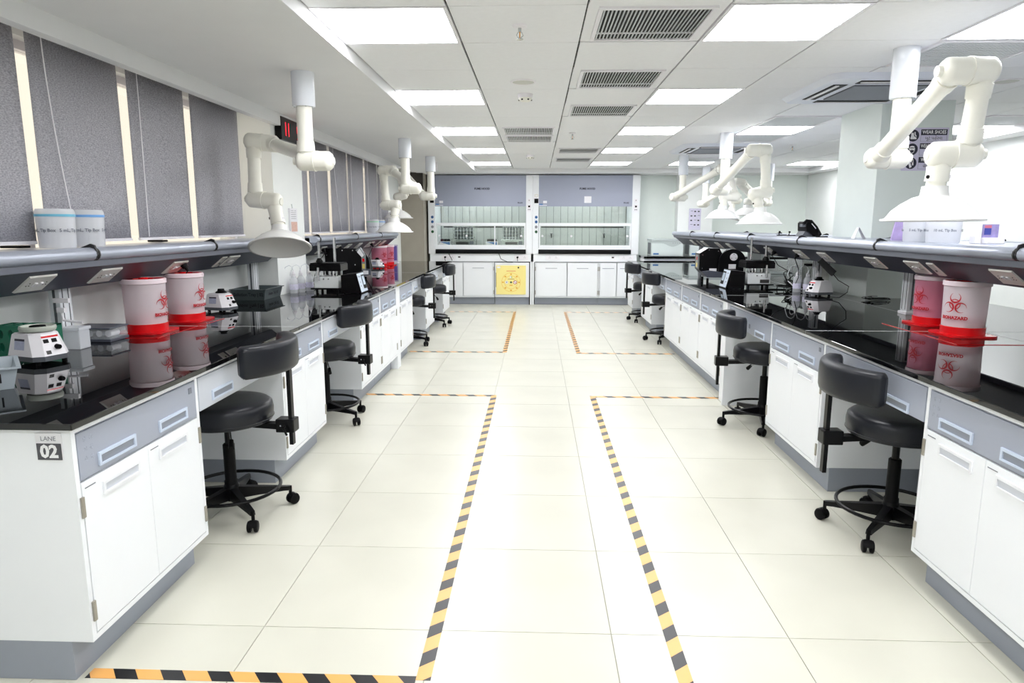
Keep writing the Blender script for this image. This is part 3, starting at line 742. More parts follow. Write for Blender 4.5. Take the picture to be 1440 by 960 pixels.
# ================================================================== STOOLS
def make_stool():
    t = thing('lab_stool', 'stool', 'stool', (0,0,0), 'black saddle lab stools')
    # five-star base
    for k in range(5):
        a = math.radians(27 + 72*k); c, s = math.cos(a), math.sin(a)
        def q(r, v, z): return (r*c - v*s, r*s + v*c, z)
        m_ = MB(); st = []
        for r, w, z0, z1 in ((.02, .022, .075, .135), (.12, .018, .078, .118), (.235, .014, .078, .10), (.268, .012, .075, .096)):
            st += [q(r, -w, z0), q(r, w, z0), q(r, w*.8, z1), q(r, -w*.8, z1)]
        fs = [(0,1,2,3), (15,14,13,12)]
        for i in range(3):
            for j in range(4): fs.append((i*4+j, i*4+4+j, i*4+4+(j+1) % 4, i*4+(j+1) % 4))
        m_.add(st, fs)
        leg = m_.build('leg', BLKM, t)
        cs = MB(); cx = .268
        cs.cyl(q(cx, 0, .05), q(cx, 0, .095), .008, n=10)
        build_ang = a + random.choice((-.6, .5, .9))
        dx, dy = math.cos(build_ang), math.sin(build_ang); nx, ny = -dy, dx
        C = Vector(q(cx, 0, .027)) + Vector((dx, dy, 0))*.012
        for sg_ in (-1, 1):
            c0 = C + Vector((nx, ny, 0))*(.006*sg_); c1 = C + Vector((nx, ny, 0))*(.024*sg_)
            cs.lathe([(0, 0), (.02, 0), (.026, .003), (.0265, .009), (.026, .015), (.02, .018), (0, .018)], c0, (nx*sg_, ny*sg_, 0), n=18)
        # hood over the wheels
        prev = None; ring = []
        for i in range(9):
            b = math.radians(20+150*i/8)
            for sg_ in (-1, 1): ring.append(C + Vector((dx, dy, 0))*(-math.cos(b)*.029) + Vector((0,0,1))*(math.sin(b)*.029) + Vector((nx, ny, 0))*(.014*sg_))
        cs.add(ring, [(2*i, 2*i+1, 2*i+3, 2*i+2) for i in range(8)], True)
        cs.build('caster', BLKP, leg)
    MB().lathe([(0, .07), (.034, .07), (.036, .14), (.03, .15), (0, .15)], n=20).build('hub', BLKM, t)
    MB().lathe([(0, .14), (.031, .14), (.031, .165), (.027, .17), (.027, .345), (.022, .35), (0, .35)], n=20).build('gas_column', BLKP, t)
    MB().cyl((0,0,.34), (0,0,.455), .016, n=14).build('piston', BLKM, t)
    ringp = [(.225*math.cos(2*PI*i/40), .225*math.sin(2*PI*i/40), .128) for i in range(41)]
    fr = MB().tube(ringp, .0085, 8)
    fr.build('foot_ring', BLKM, t)
    MB().cyl((.02, -.02, .445), (.075, -.115, .395), .004, n=8).build('lever', STEEL, t)
    MB().cyl((.07, -.106, .40), (.085, -.14, .372), .010, .014, n=10).build('lever_knob', BLKP, t)
    MB().box(-.09, .09, -.08, .08, .447, .457, bev=.002).build('seat_plate', BLKM, t)
    R = .213
    MB().lathe([(0, .458), (R-.025, .458), (R-.008, .464), (R, .478), (R+.001, .52), (R-.004, .545), (R-.02, .558), (R-.05, .563), (R-.12, .565), (0, .565)], n=48).build('seat', LEATHER, t)
    MB().lathe([(R+.0012, .4785), (R+.0028, .4805), (R+.0012, .4825)], n=48).build('seam', LEATHER, t)
    m_ = MB(); m_.add([(.0, -.03, .446), (.3, -.022, .428), (.3, .022, .428), (.0, .03, .446), (.0, -.03, .4575), (.3, -.022, .4575), (.3, .022, .4575), (.0, .03, .4575)],
                      [(3,2,1,0),(4,5,6,7),(0,1,5,4),(1,2,6,5),(2,3,7,6),(3,0,4,7)]); m_.build('backrest_arm', BLKM, t)
    br = MB().box(.25, .338, -.034, .034, .418, .482, bev=.006).build('clamp', BLKM, t)
    MB().cyl((.295, -.034, .45), (.295, -.056, .45), .006, n=10).cyl((.295, -.054, .45), (.315, -.062, .415), .005, n=8).build('clamp_screw', BLKP, br)
    MB().cyl((.275, -.0345, .452), (.275, -.0357, .452), .004, n=10).cyl((.298, -.0345, .452), (.298, -.0357, .452), .004, n=10).build('bolt', CHROME, br)
    # backrest and its post (moved up or down per stool)
    MB().box(.306, .324, -.015, .015, -.36, .06, bev=.001).build('backrest_post', BLKM, t)
    pad = MB(); N = 26; K = 16; rings = []
    for i in range(-2, N+3):
        u = min(max(i, 0), N)/N
        a = math.radians(-47+94*u)
        e = 1.0
        if i < 0 or i > N: e = {-1: .82, -2: .45}.get(i if i < 0 else -(i-N), .45)
        rmid = .302; ext = (0.010 if i < 0 or i > N else 0) * (2 if i in (-2, N+2) else 1)
        da = (ext/rmid) * (-1 if i < 0 else 1)
        ring = []
        for k in range(K):
            p = 2*PI*k/K; cc, ss = math.cos(p), math.sin(p); pw = .42
            hr = (abs(cc)**pw)*(1 if cc >= 0 else -1)*.040*e; hz = (abs(ss)**pw)*(1 if ss >= 0 else -1)*.072*(0.55+.45*e)
            rr_ = rmid + hr; ring.append((rr_*math.cos(a+da), rr_*math.sin(a+da), hz+.072))
        rings.append(ring)
    vs = [v for r in rings for v in r]; n = len(rings)
    fs = [(i*K+k, i*K+(k+1) % K, (i+1)*K+(k+1) % K, (i+1)*K+k) for i in range(n-1) for k in range(K)]
    pad.add(vs, fs, True); pad.add(rings[0], [tuple(range(K))]); pad.add(rings[-1], [tuple(range(K))])
    pad.build('backrest', LEATHER, t)
    return t
stool = make_stool(); register(stool)
def place_stool(first, x, y, rz, padz, base_rot, lab):
    o = stool if first else dup_tree(stool)
    o.location = (x, y, 0); o.rotation_euler = (0, 0, rz); o['label'] = lab
    for c in (KIDS[o.name]):
        n = c.name.split('.')[0]
        if n == 'leg': c.rotation_euler = (0, 0, base_rot)
        if n in ('backrest', 'backrest_post'): c.location.z = padz
L_ = math.radians
ST = [(-1.46, 3.05, L_(-2), .715, 0, 'grey padded lab stool with curved backrest, nearest on the left bench'),
      (-1.485, 4.64, L_(-4), .70, L_(22), 'grey padded lab stool with curved backrest, second on the left'),
      (-1.50, 7.78, L_(6), .665, L_(10), 'grey padded lab stool with curved backrest, third on the left'),
      (-1.45, 9.29, L_(12), .70, L_(-8), 'grey padded lab stool with curved backrest, farthest on the left'),
      (1.615, 2.96, L_(180), .643, L_(19), 'grey padded lab stool with curved backrest, nearest on the right bench'),
      (1.585, 4.64, L_(174), .64, L_(-19), 'grey padded lab stool with curved backrest, second on the right'),
      (1.60, 8.10, L_(184), .69, L_(25), 'grey padded lab stool with curved backrest, third on the right'),
      (1.62, 9.85, L_(188), .70, L_(12), 'grey padded lab stool with curved backrest, farthest on the right')]

# ================================================================== FUME ARMS
def arm(lab, mount, ztop, A1, B0, B1, C0, C1, neck, tilt=(0,0), r=.205):
    mx, my = mount
    t = thing('fume_extraction_arm', lab, 'extraction arm', (mx, my, ztop), 'cream fume extraction arms with dome hoods')
    za = A1[2]; A0 = (mx, my, za)
    MB().lathe([(0, ztop), (.064, ztop), (.064, 2.045), (.06, 2.04), (0, 2.04)], (mx, my, 0), n=28).build('ceiling_sleeve', SLEEVE, t)
    sc = MB()
    for k in range(6):
        a = 2*PI*k/6; sc.cyl((mx+.055*math.cos(a), my+.055*math.sin(a), 2.041), (mx+.055*math.cos(a), my+.055*math.sin(a), 2.036), .005, n=8)
    sc.build('screw', STEEL, t)
    MB().cyl((mx, my, 2.05), A0, .044, n=22).build('drop_tube', ARMW, t)
    def joint(p, q):
        p, q = Vector(p), Vector(q); d = (q-p).normalized(); L = (q-p).length; e = .058
        prof = [(0, -e-.016), (.022, -e-.016), (.024, -e+.002), (.040, -e+.006), (.054, -e+.022), (.056, -.02), (.056, L/2-.004), (.060, L/2-.004), (.060, L/2+.004), (.056, L/2+.004), (.056, L+.02), (.054, L+e-.022), (.040, L+e-.006), (.024, L+e-.002), (.022, L+e+.004), (0, L+e+.004)]
        MB().lathe(prof, p, d, n=26).build('swivel_joint', ARMW, t)
    def collar(p, q):
        p, q = Vector(p), Vector(q); d = (q-p).normalized()
        return p + d*.05, p + d*.11
    def limb(p, q, nm, rad=.042):
        m_ = MB().cyl(p, q, rad, n=22)
        for u, v in (collar(p, q), collar(q, p)): m_.cyl(u, v, rad+.008, rad+.005, n=22)
        m_.build(nm, ARMW, t)
    joint(A0, A1); 
    ca = Vector(A0); MB().cyl(ca+Vector((0,0,.05)), ca+Vector((0,0,.11)), .052, .049, n=22).build('collar', ARMW, t)
    limb(A1, B0, 'upper_arm'); joint(B0, B1); limb(B1, C0, 'lower_arm'); joint(C0, C1)
    nk = Vector(neck); limb(C1, nk, 'hood_neck', .040)
    # dome hood: axis from the neck down
    ax = Vector((tilt[0], tilt[1], -1)).normalized()
    k = r/.205
    prof = [(.044, -.03), (.052, -.03), (.055, .0), (.058, .012), (.085*k, .020), (.13*k, .045*k+.003), (.165*k, .078*k), (.183*k, .105*k), (.190*k, .112*k), (.205*k, .114*k), (.206*k, .122*k), (.192*k, .124*k), (.180*k, .108*k), (.16*k, .082*k), (.125*k, .052*k), (.08*k, .030), (.05, .022), (.045, 0), (.044, -.03)]
    MB().lathe(prof, nk, ax, n=44).build('hood_dome', mat('dome_white', (248, 248, 246), 0.25, var=0.0), t)
    for sg_ in (-1, 1):
        p = (Vector(C1)*.42 + nk*.58)
        MB().cyl(p+Vector((sg_*.036, -.01, 0)), p+Vector((sg_*.050, -.014, 0)), .008, n=10).build('screw_knob', BLKP if sg_ < 0 else WHITEP, t)
arm('cream fume extraction arm on the left, nearest, its dome tilted towards the camera', (-1.335, 4.0), ZS, (-1.235, 4.0, 1.74), (-1.81, 4.70, 1.92), (-1.92, 4.68, 1.93), (-1.92, 4.66, 1.545), (-1.79, 4.64, 1.535), (-1.735, 4.58, 1.335), tilt=(.12, -.38))
arm('cream fume extraction arm on the left, second, hanging over the far bins', (-1.33, 7.0), ZS, (-1.23, 7.0, 1.74), (-1.60, 7.62, 1.965), (-1.70, 7.64, 1.965), (-1.665, 7.60, 1.59), (-1.55, 7.56, 1.59), (-1.56, 7.5, 1.42))
arm('cream fume extraction arm on the left, third, partly behind the second', (-1.35, 8.8), ZS, (-1.44, 8.8, 1.74), (-1.83, 9.5, 2.09), (-1.90, 9.55, 2.09), (-1.86, 9.6, 1.78), (-1.94, 9.6, 1.76), (-1.94, 9.6, 1.59))
arm('cream fume extraction arm on the right, nearest and largest', (1.935, 3.83), ZC+.01, (1.83, 3.83, 1.735), (1.745, 3.05, 2.015), (1.86, 3.05, 2.015), (1.875, 3.12, 1.684), (1.77, 3.13, 1.684), (1.765, 3.14, 1.52))
arm('cream fume extraction arm on the right, second, over the roller machine', (1.91, 7.15), ZC+.01, (1.83, 7.15, 1.735), (1.945, 6.38, 2.045), (2.055, 6.38, 2.045), (2.09, 6.40, 1.68), (1.995, 6.40, 1.66), (2.043, 6.38, 1.51))
arm('cream fume extraction arm on the right, third, half hidden by the second', (1.96, 9.4), ZC+.01, (1.85, 9.4, 1.75), (2.28, 8.7, 2.07), (2.37, 8.7, 2.07), (2.38, 8.4, 1.72), (2.25, 8.4, 1.72), (2.235, 8.38, 1.58))
arm('cream fume extraction arm at the back right, in front of the notice board', (2.70, 11.2), ZC+.01, (2.64, 11.2, 1.715), (2.95, 10.9, 1.94), (3.04, 10.9, 1.94), (3.13, 10.9, 1.76), (3.05, 10.9, 1.75), (3.05, 10.9, 1.62), tilt=(-.35, 0))
arm('cream fume extraction arm at the back right, folded back to the left', (3.52, 10.65), ZC+.01, (3.45, 10.6, 1.72), (2.98, 10.2, 1.99), (2.92, 10.2, 2.0), (3.20, 10.25, 1.74), (3.10, 10.25, 1.72), (3.09, 10.25, 1.645))
place_first = True
for i, s_ in enumerate(ST): place_stool(i == 0, *s_)

# ================================================================== FUME HOODS
HY = 11.8
def hood(x0, x1, lp, rp, lab, name_txt, note):
    t = thing('fume_hood', lab, 'fume hood', ((x0+x1)/2, HY+.35, .745), 'fume hoods on the back wall')
    def side(a, b, nm='side_post'):
        p = MB().box(a, b, HY, HY+.78, .884, 2.214, bev=.004).build(nm, HOODW, t); return p
    lpo = side(x0, lp); rpo = side(rp, x1)
    f = MB().box(lp, rp, HY+.004, HY+.03, 1.691, 2.212).build('front_panel', HOODG, t)
    box('header', HOODG, t, lp, rp, HY+.03, HY+.78, 2.15, 2.212)
    xc = (lp+rp)/2
    text(name_txt, .045, (xc+.03, HY+.003, 1.985), (1,0,0), (0,0,1), PRINT, f, bold=.002)
    text('FH-01' if note == 0 else 'FH-02', .035, (rp-.10, HY+.003, 1.75), (1,0,0), (0,0,1), PRINT, f, bold=.001)
    MB().box(lp+.01, lp+.07, HY+.002, HY+.004, 1.715, 1.735).build('sticker', PRINTB, f); MB().box(lp+.075, lp+.14, HY+.002, HY+.004, 1.745, 1.785).build('sticker', PAPER, f)
    MB().box(lp+.01, lp+.14, HY+.002, HY+.004, 1.705, 1.714).build('sticker', PAPER, f)
    if note: MB().box(xc-.02, xc+.10, HY+.001, HY+.003, 1.75, 1.86).build('notice_sheet', PAPER, f)
    # interior
    n = int((rp-lp)/.125)
    for k in range(n):
        a = lp+.01+(rp-lp-.02)*k/n; b = lp+.01+(rp-lp-.02)*(k+1)/n
        box('liner_panel', HOODIN, t, a+.0035, b-.0035, HY+.70, HY+.715, .965, 2.15)
    box('back', mat('liner_joint', (96, 104, 98), 0.7, var=0.0), t, lp, rp, HY+.716, HY+.78, .90, 2.15)
    box('inner_slot', BLKP, t, lp+.05, rp-.05, HY+.695, HY+.70, 1.33, 1.352)
    box('work_surface', BLKM, t, lp, rp, HY+.05, HY+.716, .93, .955)
    box('hood_fill_lamp', LAMPM, t, xc-.6, xc+.6, HY+.20, HY+.34, 2.135, 2.149)  # unseen glowing panel, added to brighten the hood interior
    # glazing
    box('upper_pane', GLASS, t, lp, rp, HY+.018, HY+.020, 1.41, 1.691)
    s_ = MB().box(lp+.005, rp-.005, HY+.002, HY+.028, 1.362, 1.412, bev=.003).box(lp+.005, rp-.005, HY+.002, HY+.028, .985, 1.035, bev=.003)
    s_.box(lp+.005, lp+.028, HY+.004, HY+.026, 1.035, 1.362).box(rp-.028, rp-.005, HY+.004, HY+.026, 1.035, 1.362)
    sash = s_.build('sash_frame', HOODW, t)
    if note == 0: MB().box(xc+.235, xc+.255, HY+.004, HY+.026, 1.035, 1.362).build('sash_divider', HOODW, sash)
    box('pane', GLASS, sash, lp+.028, rp-.028, HY+.014, HY+.016, 1.035, 1.362)
    for u in ((.03, .34, .96) if note == 0 else (.03, .35, .97)):
        x = lp+.02+(rp-lp-.04)*u; MB().lathe([(0, 0), (.017, 0), (.019, .006), (.014, .014), (0, .016)], (x, HY+.014, 1.19), (0,-1,0), n=18).build('sash_knob', WHITEP, sash)
    box('sash_rail', HOODW, t, lp, rp, HY-.005, HY+.05, .962, .985, bev=.003)
    MB().prism([(HY-.02, .888), (HY+.05, .888), (HY+.05, .962), (HY+.005, .962), (HY-.02, .945)], 'x', lp, rp).build('airfoil', BLKM, t)
    # controls
    for po, xcp, full in ((lpo, (x0+lp)/2+.012, True), (rpo, (rp+x1)/2, False)):
        if full:
            for z, mm in ((1.51, BLUEK), (1.43, BLUEK), (1.345, GREYK), (1.262, GREENK)):
                MB().lathe([(0, 0), (.022, 0), (.024, .008), (.018, .016), (0, .016)], (xcp, HY, z), (0,-1,0), n=20).box(xcp-.004, xcp+.004, HY-.022, HY-.014, z-.016, z+.016).build('valve_knob', mm, po)
            if note == 0: box('display', BLKP, po, xcp-.035, xcp+.03, HY-.004, HY, 1.75, 1.79)
            else:
                box('display', BLKP, po, xcp-.035, xcp+.035, HY-.006, HY, 1.745, 1.82)
                g = MB()
                for k in range(8):
                    a = 2*PI*k/8; g.box(xcp+.028*math.cos(a)-.004, xcp+.028*math.cos(a)+.004, HY-.003, HY, 1.87+.022*math.sin(a)-.004, 1.87+.022*math.sin(a)+.004)
                g.build('sticker', mat('gold_print', (200, 180, 120), 0.5, var=0.0), po)
        else:
            q = box('controller', WHITEP, po, xcp-.035, xcp+.03, HY-.012, HY, 1.605, 1.72, bev=.003)
            box('screen', BLKP, q, xcp-.018, xcp+.015, HY-.0135, HY-.0115, 1.675, 1.705)
            for k in range(3): box('button', PRINTG, q, xcp-.024+.017*k, xcp-.012+.017*k, HY-.0135, HY-.0115, 1.63, 1.645)
            box('socket', WHITEP, po, xcp-.03, xcp+.025, HY-.006, HY, 1.75, 1.82); box('socket_hole', SOCKD, po, xcp-.008, xcp+.004, HY-.008, HY-.005, 1.785, 1.80)
    # service fascia under the hood
    fa = box('service_fascia', HOODW, t, x0+.02, x1-.02, HY+.012, HY+.05, .752, .884)
    for c, w_ in ((.10, .24), (.80, .24)):
        xs = x0+.05+(x1-x0)*c
        p = box('socket_plate', WHITEP, fa, xs, xs+w_, HY+.004, HY+.012, .785, .865, bev=.002)
        for k in range(2):
            for dx, dz in ((0, .012), (-.012, -.008), (.012, -.008)):
                MB().cyl((xs+.07+.11*k+dx, HY+.004, .825+dz), (xs+.07+.11*k+dx, HY+.002, .825+dz), .004, n=8).build('socket_hole', SOCKD, p)
    if note == 0:
        for xs in (x0+.05+(x1-x0)*.10+.055, x0+.05+(x1-x0)*.80+.055):
            MB().lathe([(0, 0), (.018, .004), (.018, .02), (.008, .03), (0, .03)], (xs, HY+.004, .825), (0,-1,0), n=12).tube([(xs, HY-.02, .825), (xs, HY-.025, .79), (xs+.005, HY-.02, .76)], .005, 6).build('plug', BLKP, t)
        MB().tube([(-1.52, HY-.03, .90), (-1.49, HY-.04, .84), (-1.47, HY-.03, .80), (-1.46, HY-.01, .77)], .006, 6).build('cord', BLKP, t)
        MB().tube([(-.65, HY-.03, .90), (-.61, HY-.04, .80), (-.50, HY-.03, .748), (-.40, HY-.03, .742)], .006, 6).build('cord', BLKP, t)
    for xs in ((x0+x1)/2-.37, ) if note == 0 else ((x0+x1)/2-.48, (x0+x1)/2+.48):
        MB().box(xs-.02, xs+.02, HY+.008, HY+.012, .815, .84).build('switch', SOCKD, fa)
    # legs
    for a, b in ((x0+.002, x0+.034), (x1-.034, x1-.002)): box('leg', HOODW, t, a, b, HY+.01, HY+.7, .0015, .752)
    return t
hood(-1.866, -.071, -1.745, -.181, 'white and grey fume hood on the left, with equipment behind its sash', 'FUME HOOD', 0)
hood(-.069, 1.751, .036, 1.624, 'white and grey fume hood on the right, with a notice sheet on its panel', 'FUME HOOD', 1)

def under_cab(x0, x1, doors, lab):
    t = thing('under_hood_cabinet', lab, 'cabinet', ((x0+x1)/2, HY+.3, 0), 'white cabinets under the fume hoods')
    b = MB().box(x0, x1, HY+.04, HY+.6, .13, .742)
    b.box(x0, x1, HY, HY+.04, .13, .146).box(x0, x1, HY, HY+.04, .738, .742).box(x0, x0+.012, HY, HY+.04, .146, .738).box(x1-.012, x1, HY, HY+.04, .146, .738)
    b.build('carcass', HOODW, t); box('plinth', PLINTH, t, x0, x1, HY+.07, HY+.55, .0015, .129)
    box('painted_base_shadow', PRINTG, t, x0, x1, HY+.066, HY+.07, .0015, .012)  # grey strip that paints the shadow line along the foot of the plinth
    for a, c in doors:
        d = box('door', HOODW, t, a+.004, c-.004, HY-.002, HY+.011, .153, .732, bev=.002)
        h = MB().box((a+c)/2-.10, (a+c)/2+.10, HY-.006, HY-.002, .635, .643).build('handle', HANDIN, d)
    for z in (.22, .63):
        for x in (doors[0][0]-.006, doors[-1][1]+.006): MB().box(x-.006, x+.006, HY-.008, HY, z-.035, z+.035).build('hinge', HINGE, t)
under_cab(-1.73, -.728, [(-1.71, -1.275), (-1.268, -.745)], 'white cabinet under the left fume hood')
under_cab(-.022, 1.082, [(-.006, .533), (.541, 1.066)], 'white two-door cabinet under the right fume hood, next to the yellow door')
under_cab(1.086, 1.713, [(1.102, 1.39), (1.396, 1.70)], 'white two-door cabinet under the right fume hood, behind the right stools')
t = thing('safety_cabinet', 'white under-bench safety cabinet with a yellow door and warning symbols', 'cabinet', (-.42, HY+.3, 0))
box('carcass', HOODW, t, -.716, -.122, HY, HY+.6, .135, .735, bev=.003)
box('plinth', PLINTH, t, -.716, -.122, HY+.05, HY+.55, .0015, .134)
d = box('door', YELLOW, t, -.693, -.178, HY-.018, HY-.001, .181, .686, bev=.003)
YP = mat('amber_print', (236, 176, 40), 0.5, var=0.0)
def ringp(cx, cz, r, w, m_, parent, y=HY-.0195, n=48, nm='printed_ring'):
    vs = []; 
    for i in range(n):
        a = 2*PI*i/n; vs += [(cx+math.cos(a)*r, y, cz+math.sin(a)*r), (cx+math.cos(a)*(r-w), y, cz+math.sin(a)*(r-w))]
    MB().add(vs, [(2*i, 2*i+1, (2*i+3) % (2*n), (2*i+2) % (2*n)) for i in range(n)]).build(nm, m_, parent)
def disc(cx, cz, r, m_, parent, y=HY-.0195, n=24, nm='printed_disc'):
    MB().add([(cx+math.cos(2*PI*i/n)*r, y, cz+math.sin(2*PI*i/n)*r) for i in range(n)], [tuple(range(n))]).build(nm, m_, parent)
cz0, cx0 = .395, -.435
ringp(cx0, cz0, .165, .004, YP, d); ringp(cx0, cz0, .115, .004, YP, d)
for k in range(8):
    a = PI/2 + 2*PI*k/8; x, z = cx0+.14*math.cos(a), cz0+.14*math.sin(a)
    MB().box(x-.014, x+.014, HY-.0198, HY-.019, z-.011, z+.011).build('printed_symbol', YP, d)
disc(cx0-.075, cz0, .026, PAPER, d); disc(cx0-.075, cz0, .008, PRINT, d, y=HY-.0199)
disc(cx0+.07, cz0, .034, REDPR, d); disc(cx0+.07, cz0, .026, PAPER, d, y=HY-.0199)
MB().add([(cx0+.045, HY-.0202, cz0+.02), (cx0+.05, HY-.0202, cz0+.025), (cx0+.094, HY-.0202, cz0-.02), (cx0+.089, HY-.0202, cz0-.025)], [(0,1,2,3)]).build('printed_bar', REDPR, d)
MB().box(cx0-.016, cx0+.016, HY-.0198, HY-.019, cz0-.014, cz0+.014).build('printed_symbol', GREENK, d)
MB().box(cx0-.055, cx0+.06, HY-.0198, HY-.019, cz0+.052, cz0+.060).build('printed_line', mat('brown_print', (150, 110, 40), 0.5, var=0.0), d)
MB().box(cx0-.02, cx0+.005, HY-.0198, HY-.019, cz0+.075, cz0+.105).build('printed_symbol', PAPER, d); MB().box(cx0+.010, cx0+.018, HY-.0198, HY-.019, cz0+.075, cz0+.105).build('printed_symbol', mat('leaf_print', (120, 180, 40), 0.5, var=0.0), d)
MB().box(cx0-.08, cx0+.08, HY-.0198, HY-.019, .583, .596).build('printed_line', mat('pale_red_print', (240, 170, 110), 0.5, var=0.0), d)
MB().box(cx0-.026, cx0+.026, HY-.0198, HY-.019, cz0-.06, cz0-.045).build('printed_line', YP, d)
MB().box(-.68, -.62, HY-.0198, HY-.019, .64, .67).build('label', PAPER, d)
MB().box(-.32, -.296, HY-.026, HY-.017, .638, .662).build('lock', BLKP, d)
box('side_gap_shade', BLKP, t, -.1215, -.1075, HY, HY+.6, .0015, .742)  # black strip in place of the dark gap here, its shade put in as colour
box('hinge_strip', BLKP, t, -.700, -.694, HY-.016, HY, .31, .56)

# equipment inside the left hood
def hotplate(x, w, lab, y=HY+.25):
    t = thing('digestion_block', lab, 'lab device', (x, y, .955), 'steel digestion blocks in the left fume hood')
    box('housing', STEEL, t, x-w/2, x+w/2, y-.12, y+.2, .9552, 1.13, bev=.006)
    box('vent_panel', SOCKD, t, x-w*.30, x+w*.22, y-.1225, y-.12, 1.04, 1.085)
    box('screen', PRINTG, t, x+w*.28, x+w*.44, y-.1225, y-.12, 1.04, 1.10)
    r = MB(); top = 1.345; rx = w*.42
    for z in (1.16, 1.22, 1.28, top):
        for yy in (y-.10, y+.16): r.tube([(x-rx, yy, z), (x+rx, yy, z)], .004, 5)
        for xx in (x-rx, x+rx): r.tube([(xx, y-.10, z), (xx, y+.16, z)], .004, 5)
    for k in range(9):
        xx = x-rx+2*rx*k/8; r.tube([(xx, y-.10, 1.13), (xx, y-.10, top)], .003, 5); 
    for xx in (x-rx, x+rx): r.tube([(xx, y+.16, 1.13), (xx, y+.16, top)], .005, 5)
    o = r.build('wire_rack', STEEL, t)
    g = MB()
    for k in range(6):
        for j in range(2): g.cyl((x-rx*.8+1.6*rx*k/5, y-.04+.12*j, 1.131), (x-rx*.8+1.6*rx*k/5, y-.04+.12*j, 1.33), .016, n=10)
    o = g.build('glass_tubes', mat('dark_glass', (90, 96, 96), 0.1, var=0.1), t)
    return t
hotplate(-1.28, .42, 'steel digestion block with a wire rack, left one inside the left fume hood')
t2 = hotplate(-.42, .40, 'steel digestion block with shelves of tubes, right one inside the left fume hood')
def scrub(x, lab):
    t = thing('fume_scrubber', lab, 'lab device', (x, HY+.2, .955), 'small blue and white scrubbers in the left fume hood')
    box('housing', WHITEP, t, x-.10, x+.10, HY+.10, HY+.32, .9552, 1.09, bev=.006)
    MB().prism([(x-.09, 1.085), (x+.09, 1.03), (x+.09, 1.085)], 'y', HY+.098, HY+.0995).build('blue_stripe', PRINTB, t)
    for dx in (-.055, .0, .055): MB().lathe([(0, 1.0905), (.03, 1.0905), (.032, 1.12), (.022, 1.135), (0, 1.135)], (x+dx, HY+.2, 0), n=16).build('bottle_cap', BLKP, t)
scrub(-1.60, 'white scrubber with blue stripe at the left end of the left fume hood')
scrub(-.78, 'white scrubber with blue stripe in the middle of the left fume hood')
for x, l in ((.27, 'left'), (1.22, 'right')):
    t = thing('gas_tap', 'small black service tap inside the right fume hood, %s one' % l, 'tap', (x, HY+.68, 1.2), 'service taps in the right fume hood')
    MB().cyl((x, HY+.699, 1.20), (x, HY+.62, 1.20), .012, n=12).tube([(x, HY+.63, 1.20), (x, HY+.60, 1.19), (x, HY+.59, 1.15)], .008, 8).build('spout', BLKP, t)
    MB().box(x-.022, x+.022, HY+.63, HY+.65, 1.213, 1.225).build('handle', BLKP, t)

# ================================================================== BACK BENCH WITH ANALYSERS
t = thing('side_bench', 'white bench with a black top along the back wall, right of the hoods', 'bench', (2.5, 11.6, 0))
box('carcass', CABW, t, 1.79, 3.6, 11.32, 11.84, .10, .835); box('plinth', PLINTH, t, 1.79, 3.6, 11.36, 11.8, .0015, .0995)
box('worktop', GRANITE, t, 1.77, 3.62, 11.28, 11.85, .8355, .872, bev=.003)
for k in range(4): box('door', CABW, t, 1.80+.45*k, 2.24+.45*k, 11.305, 11.319, .13, .80, bev=.003)
def analyser(x0, x1, lab):
    t = thing('benchtop_analyser', lab, 'lab device', ((x0+x1)/2, 11.58, .872), 'pale benchtop analysers on the back bench')
    box('housing', mat('analyser_white', (214, 224, 222), 0.35, var=0.01), t, x0, x1, 11.34, 11.80, .8725, 1.115, bev=.01)
    box('lid', mat('analyser_grey', (176, 184, 184), 0.35, var=0.01), t, x0-.005, x1+.005, 11.335, 11.805, 1.1155, 1.155, bev=.008)
    w = x1-x0; top = [(x0+w*i/16, 1.085 - .028*(1-math.cos(PI*max(0, (i-5))/11*2))*.5*2 if i > 5 else 1.085) for i in range(17)]
    MB().prism(top + [(x1, 1.114), (x0, 1.114)], 'y', 11.3375, 11.3395).build('curved_fascia', mat('analyser_fascia_grey', (188, 198, 196), 0.35, var=0.0), t)  # curved band in a slightly darker grey than the housing
    for k in range(4): box('button', PRINTG, t, x0+w*.66+k*.035, x0+w*.66+k*.035+.012, 11.3360, 11.3374, 1.085, 1.093)
    box('label', PRINTB, t, x0+.03, x0+.12, 11.3375, 11.3395, .90, .925)
    box('side_vent', GREYP, t, x0-.0015, x0-.0005, 11.42, 11.72, .90, 1.09)
analyser(1.90, 2.42, 'pale benchtop analyser with curved fascia, left one on the back bench')
analyser(2.53, 3.05, 'pale benchtop analyser with curved fascia, right one on the back bench')

# ================================================================== WALL THINGS
t = thing('wall_clock', 'black digital wall clock with red numerals on the left pillar', 'clock', (-2.03, 5.70, 2.12))
cb = box('housing', BLKM, t, -2.049, -1.995, 5.42, 5.99, 2.035, 2.212, bev=.004)
SEG = {'0':'abcdef','1':'bc','2':'abged','3':'abgcd','4':'fgbc','5':'afgcd','6':'afgecd','7':'abc','8':'abcdefg','9':'abcdfg'}
def digit(ch, y, parent):
    w_, h_, th = .045, .105, .010; z = 2.072; m_ = MB()
    S = {'a': (0, w_, h_-th, h_), 'd': (0, w_, 0, th), 'g': (0, w_, h_/2-th/2, h_/2+th/2), 'f': (0, th, h_/2, h_), 'b': (w_-th, w_, h_/2, h_), 'e': (0, th, 0, h_/2), 'c': (w_-th, w_, 0, h_/2)}
    for c in SEG[ch]:
        a = S[c]; m_.box(-1.9949, -1.9935, y+a[0], y+a[1], z+a[2]+.001, z+a[3]-.001)
    m_.build('digit', LEDR, parent)
for ch, y in (('1', 5.475), ('1', 5.54), ('5', 5.77), ('2', 5.85)): digit(ch, y, t)
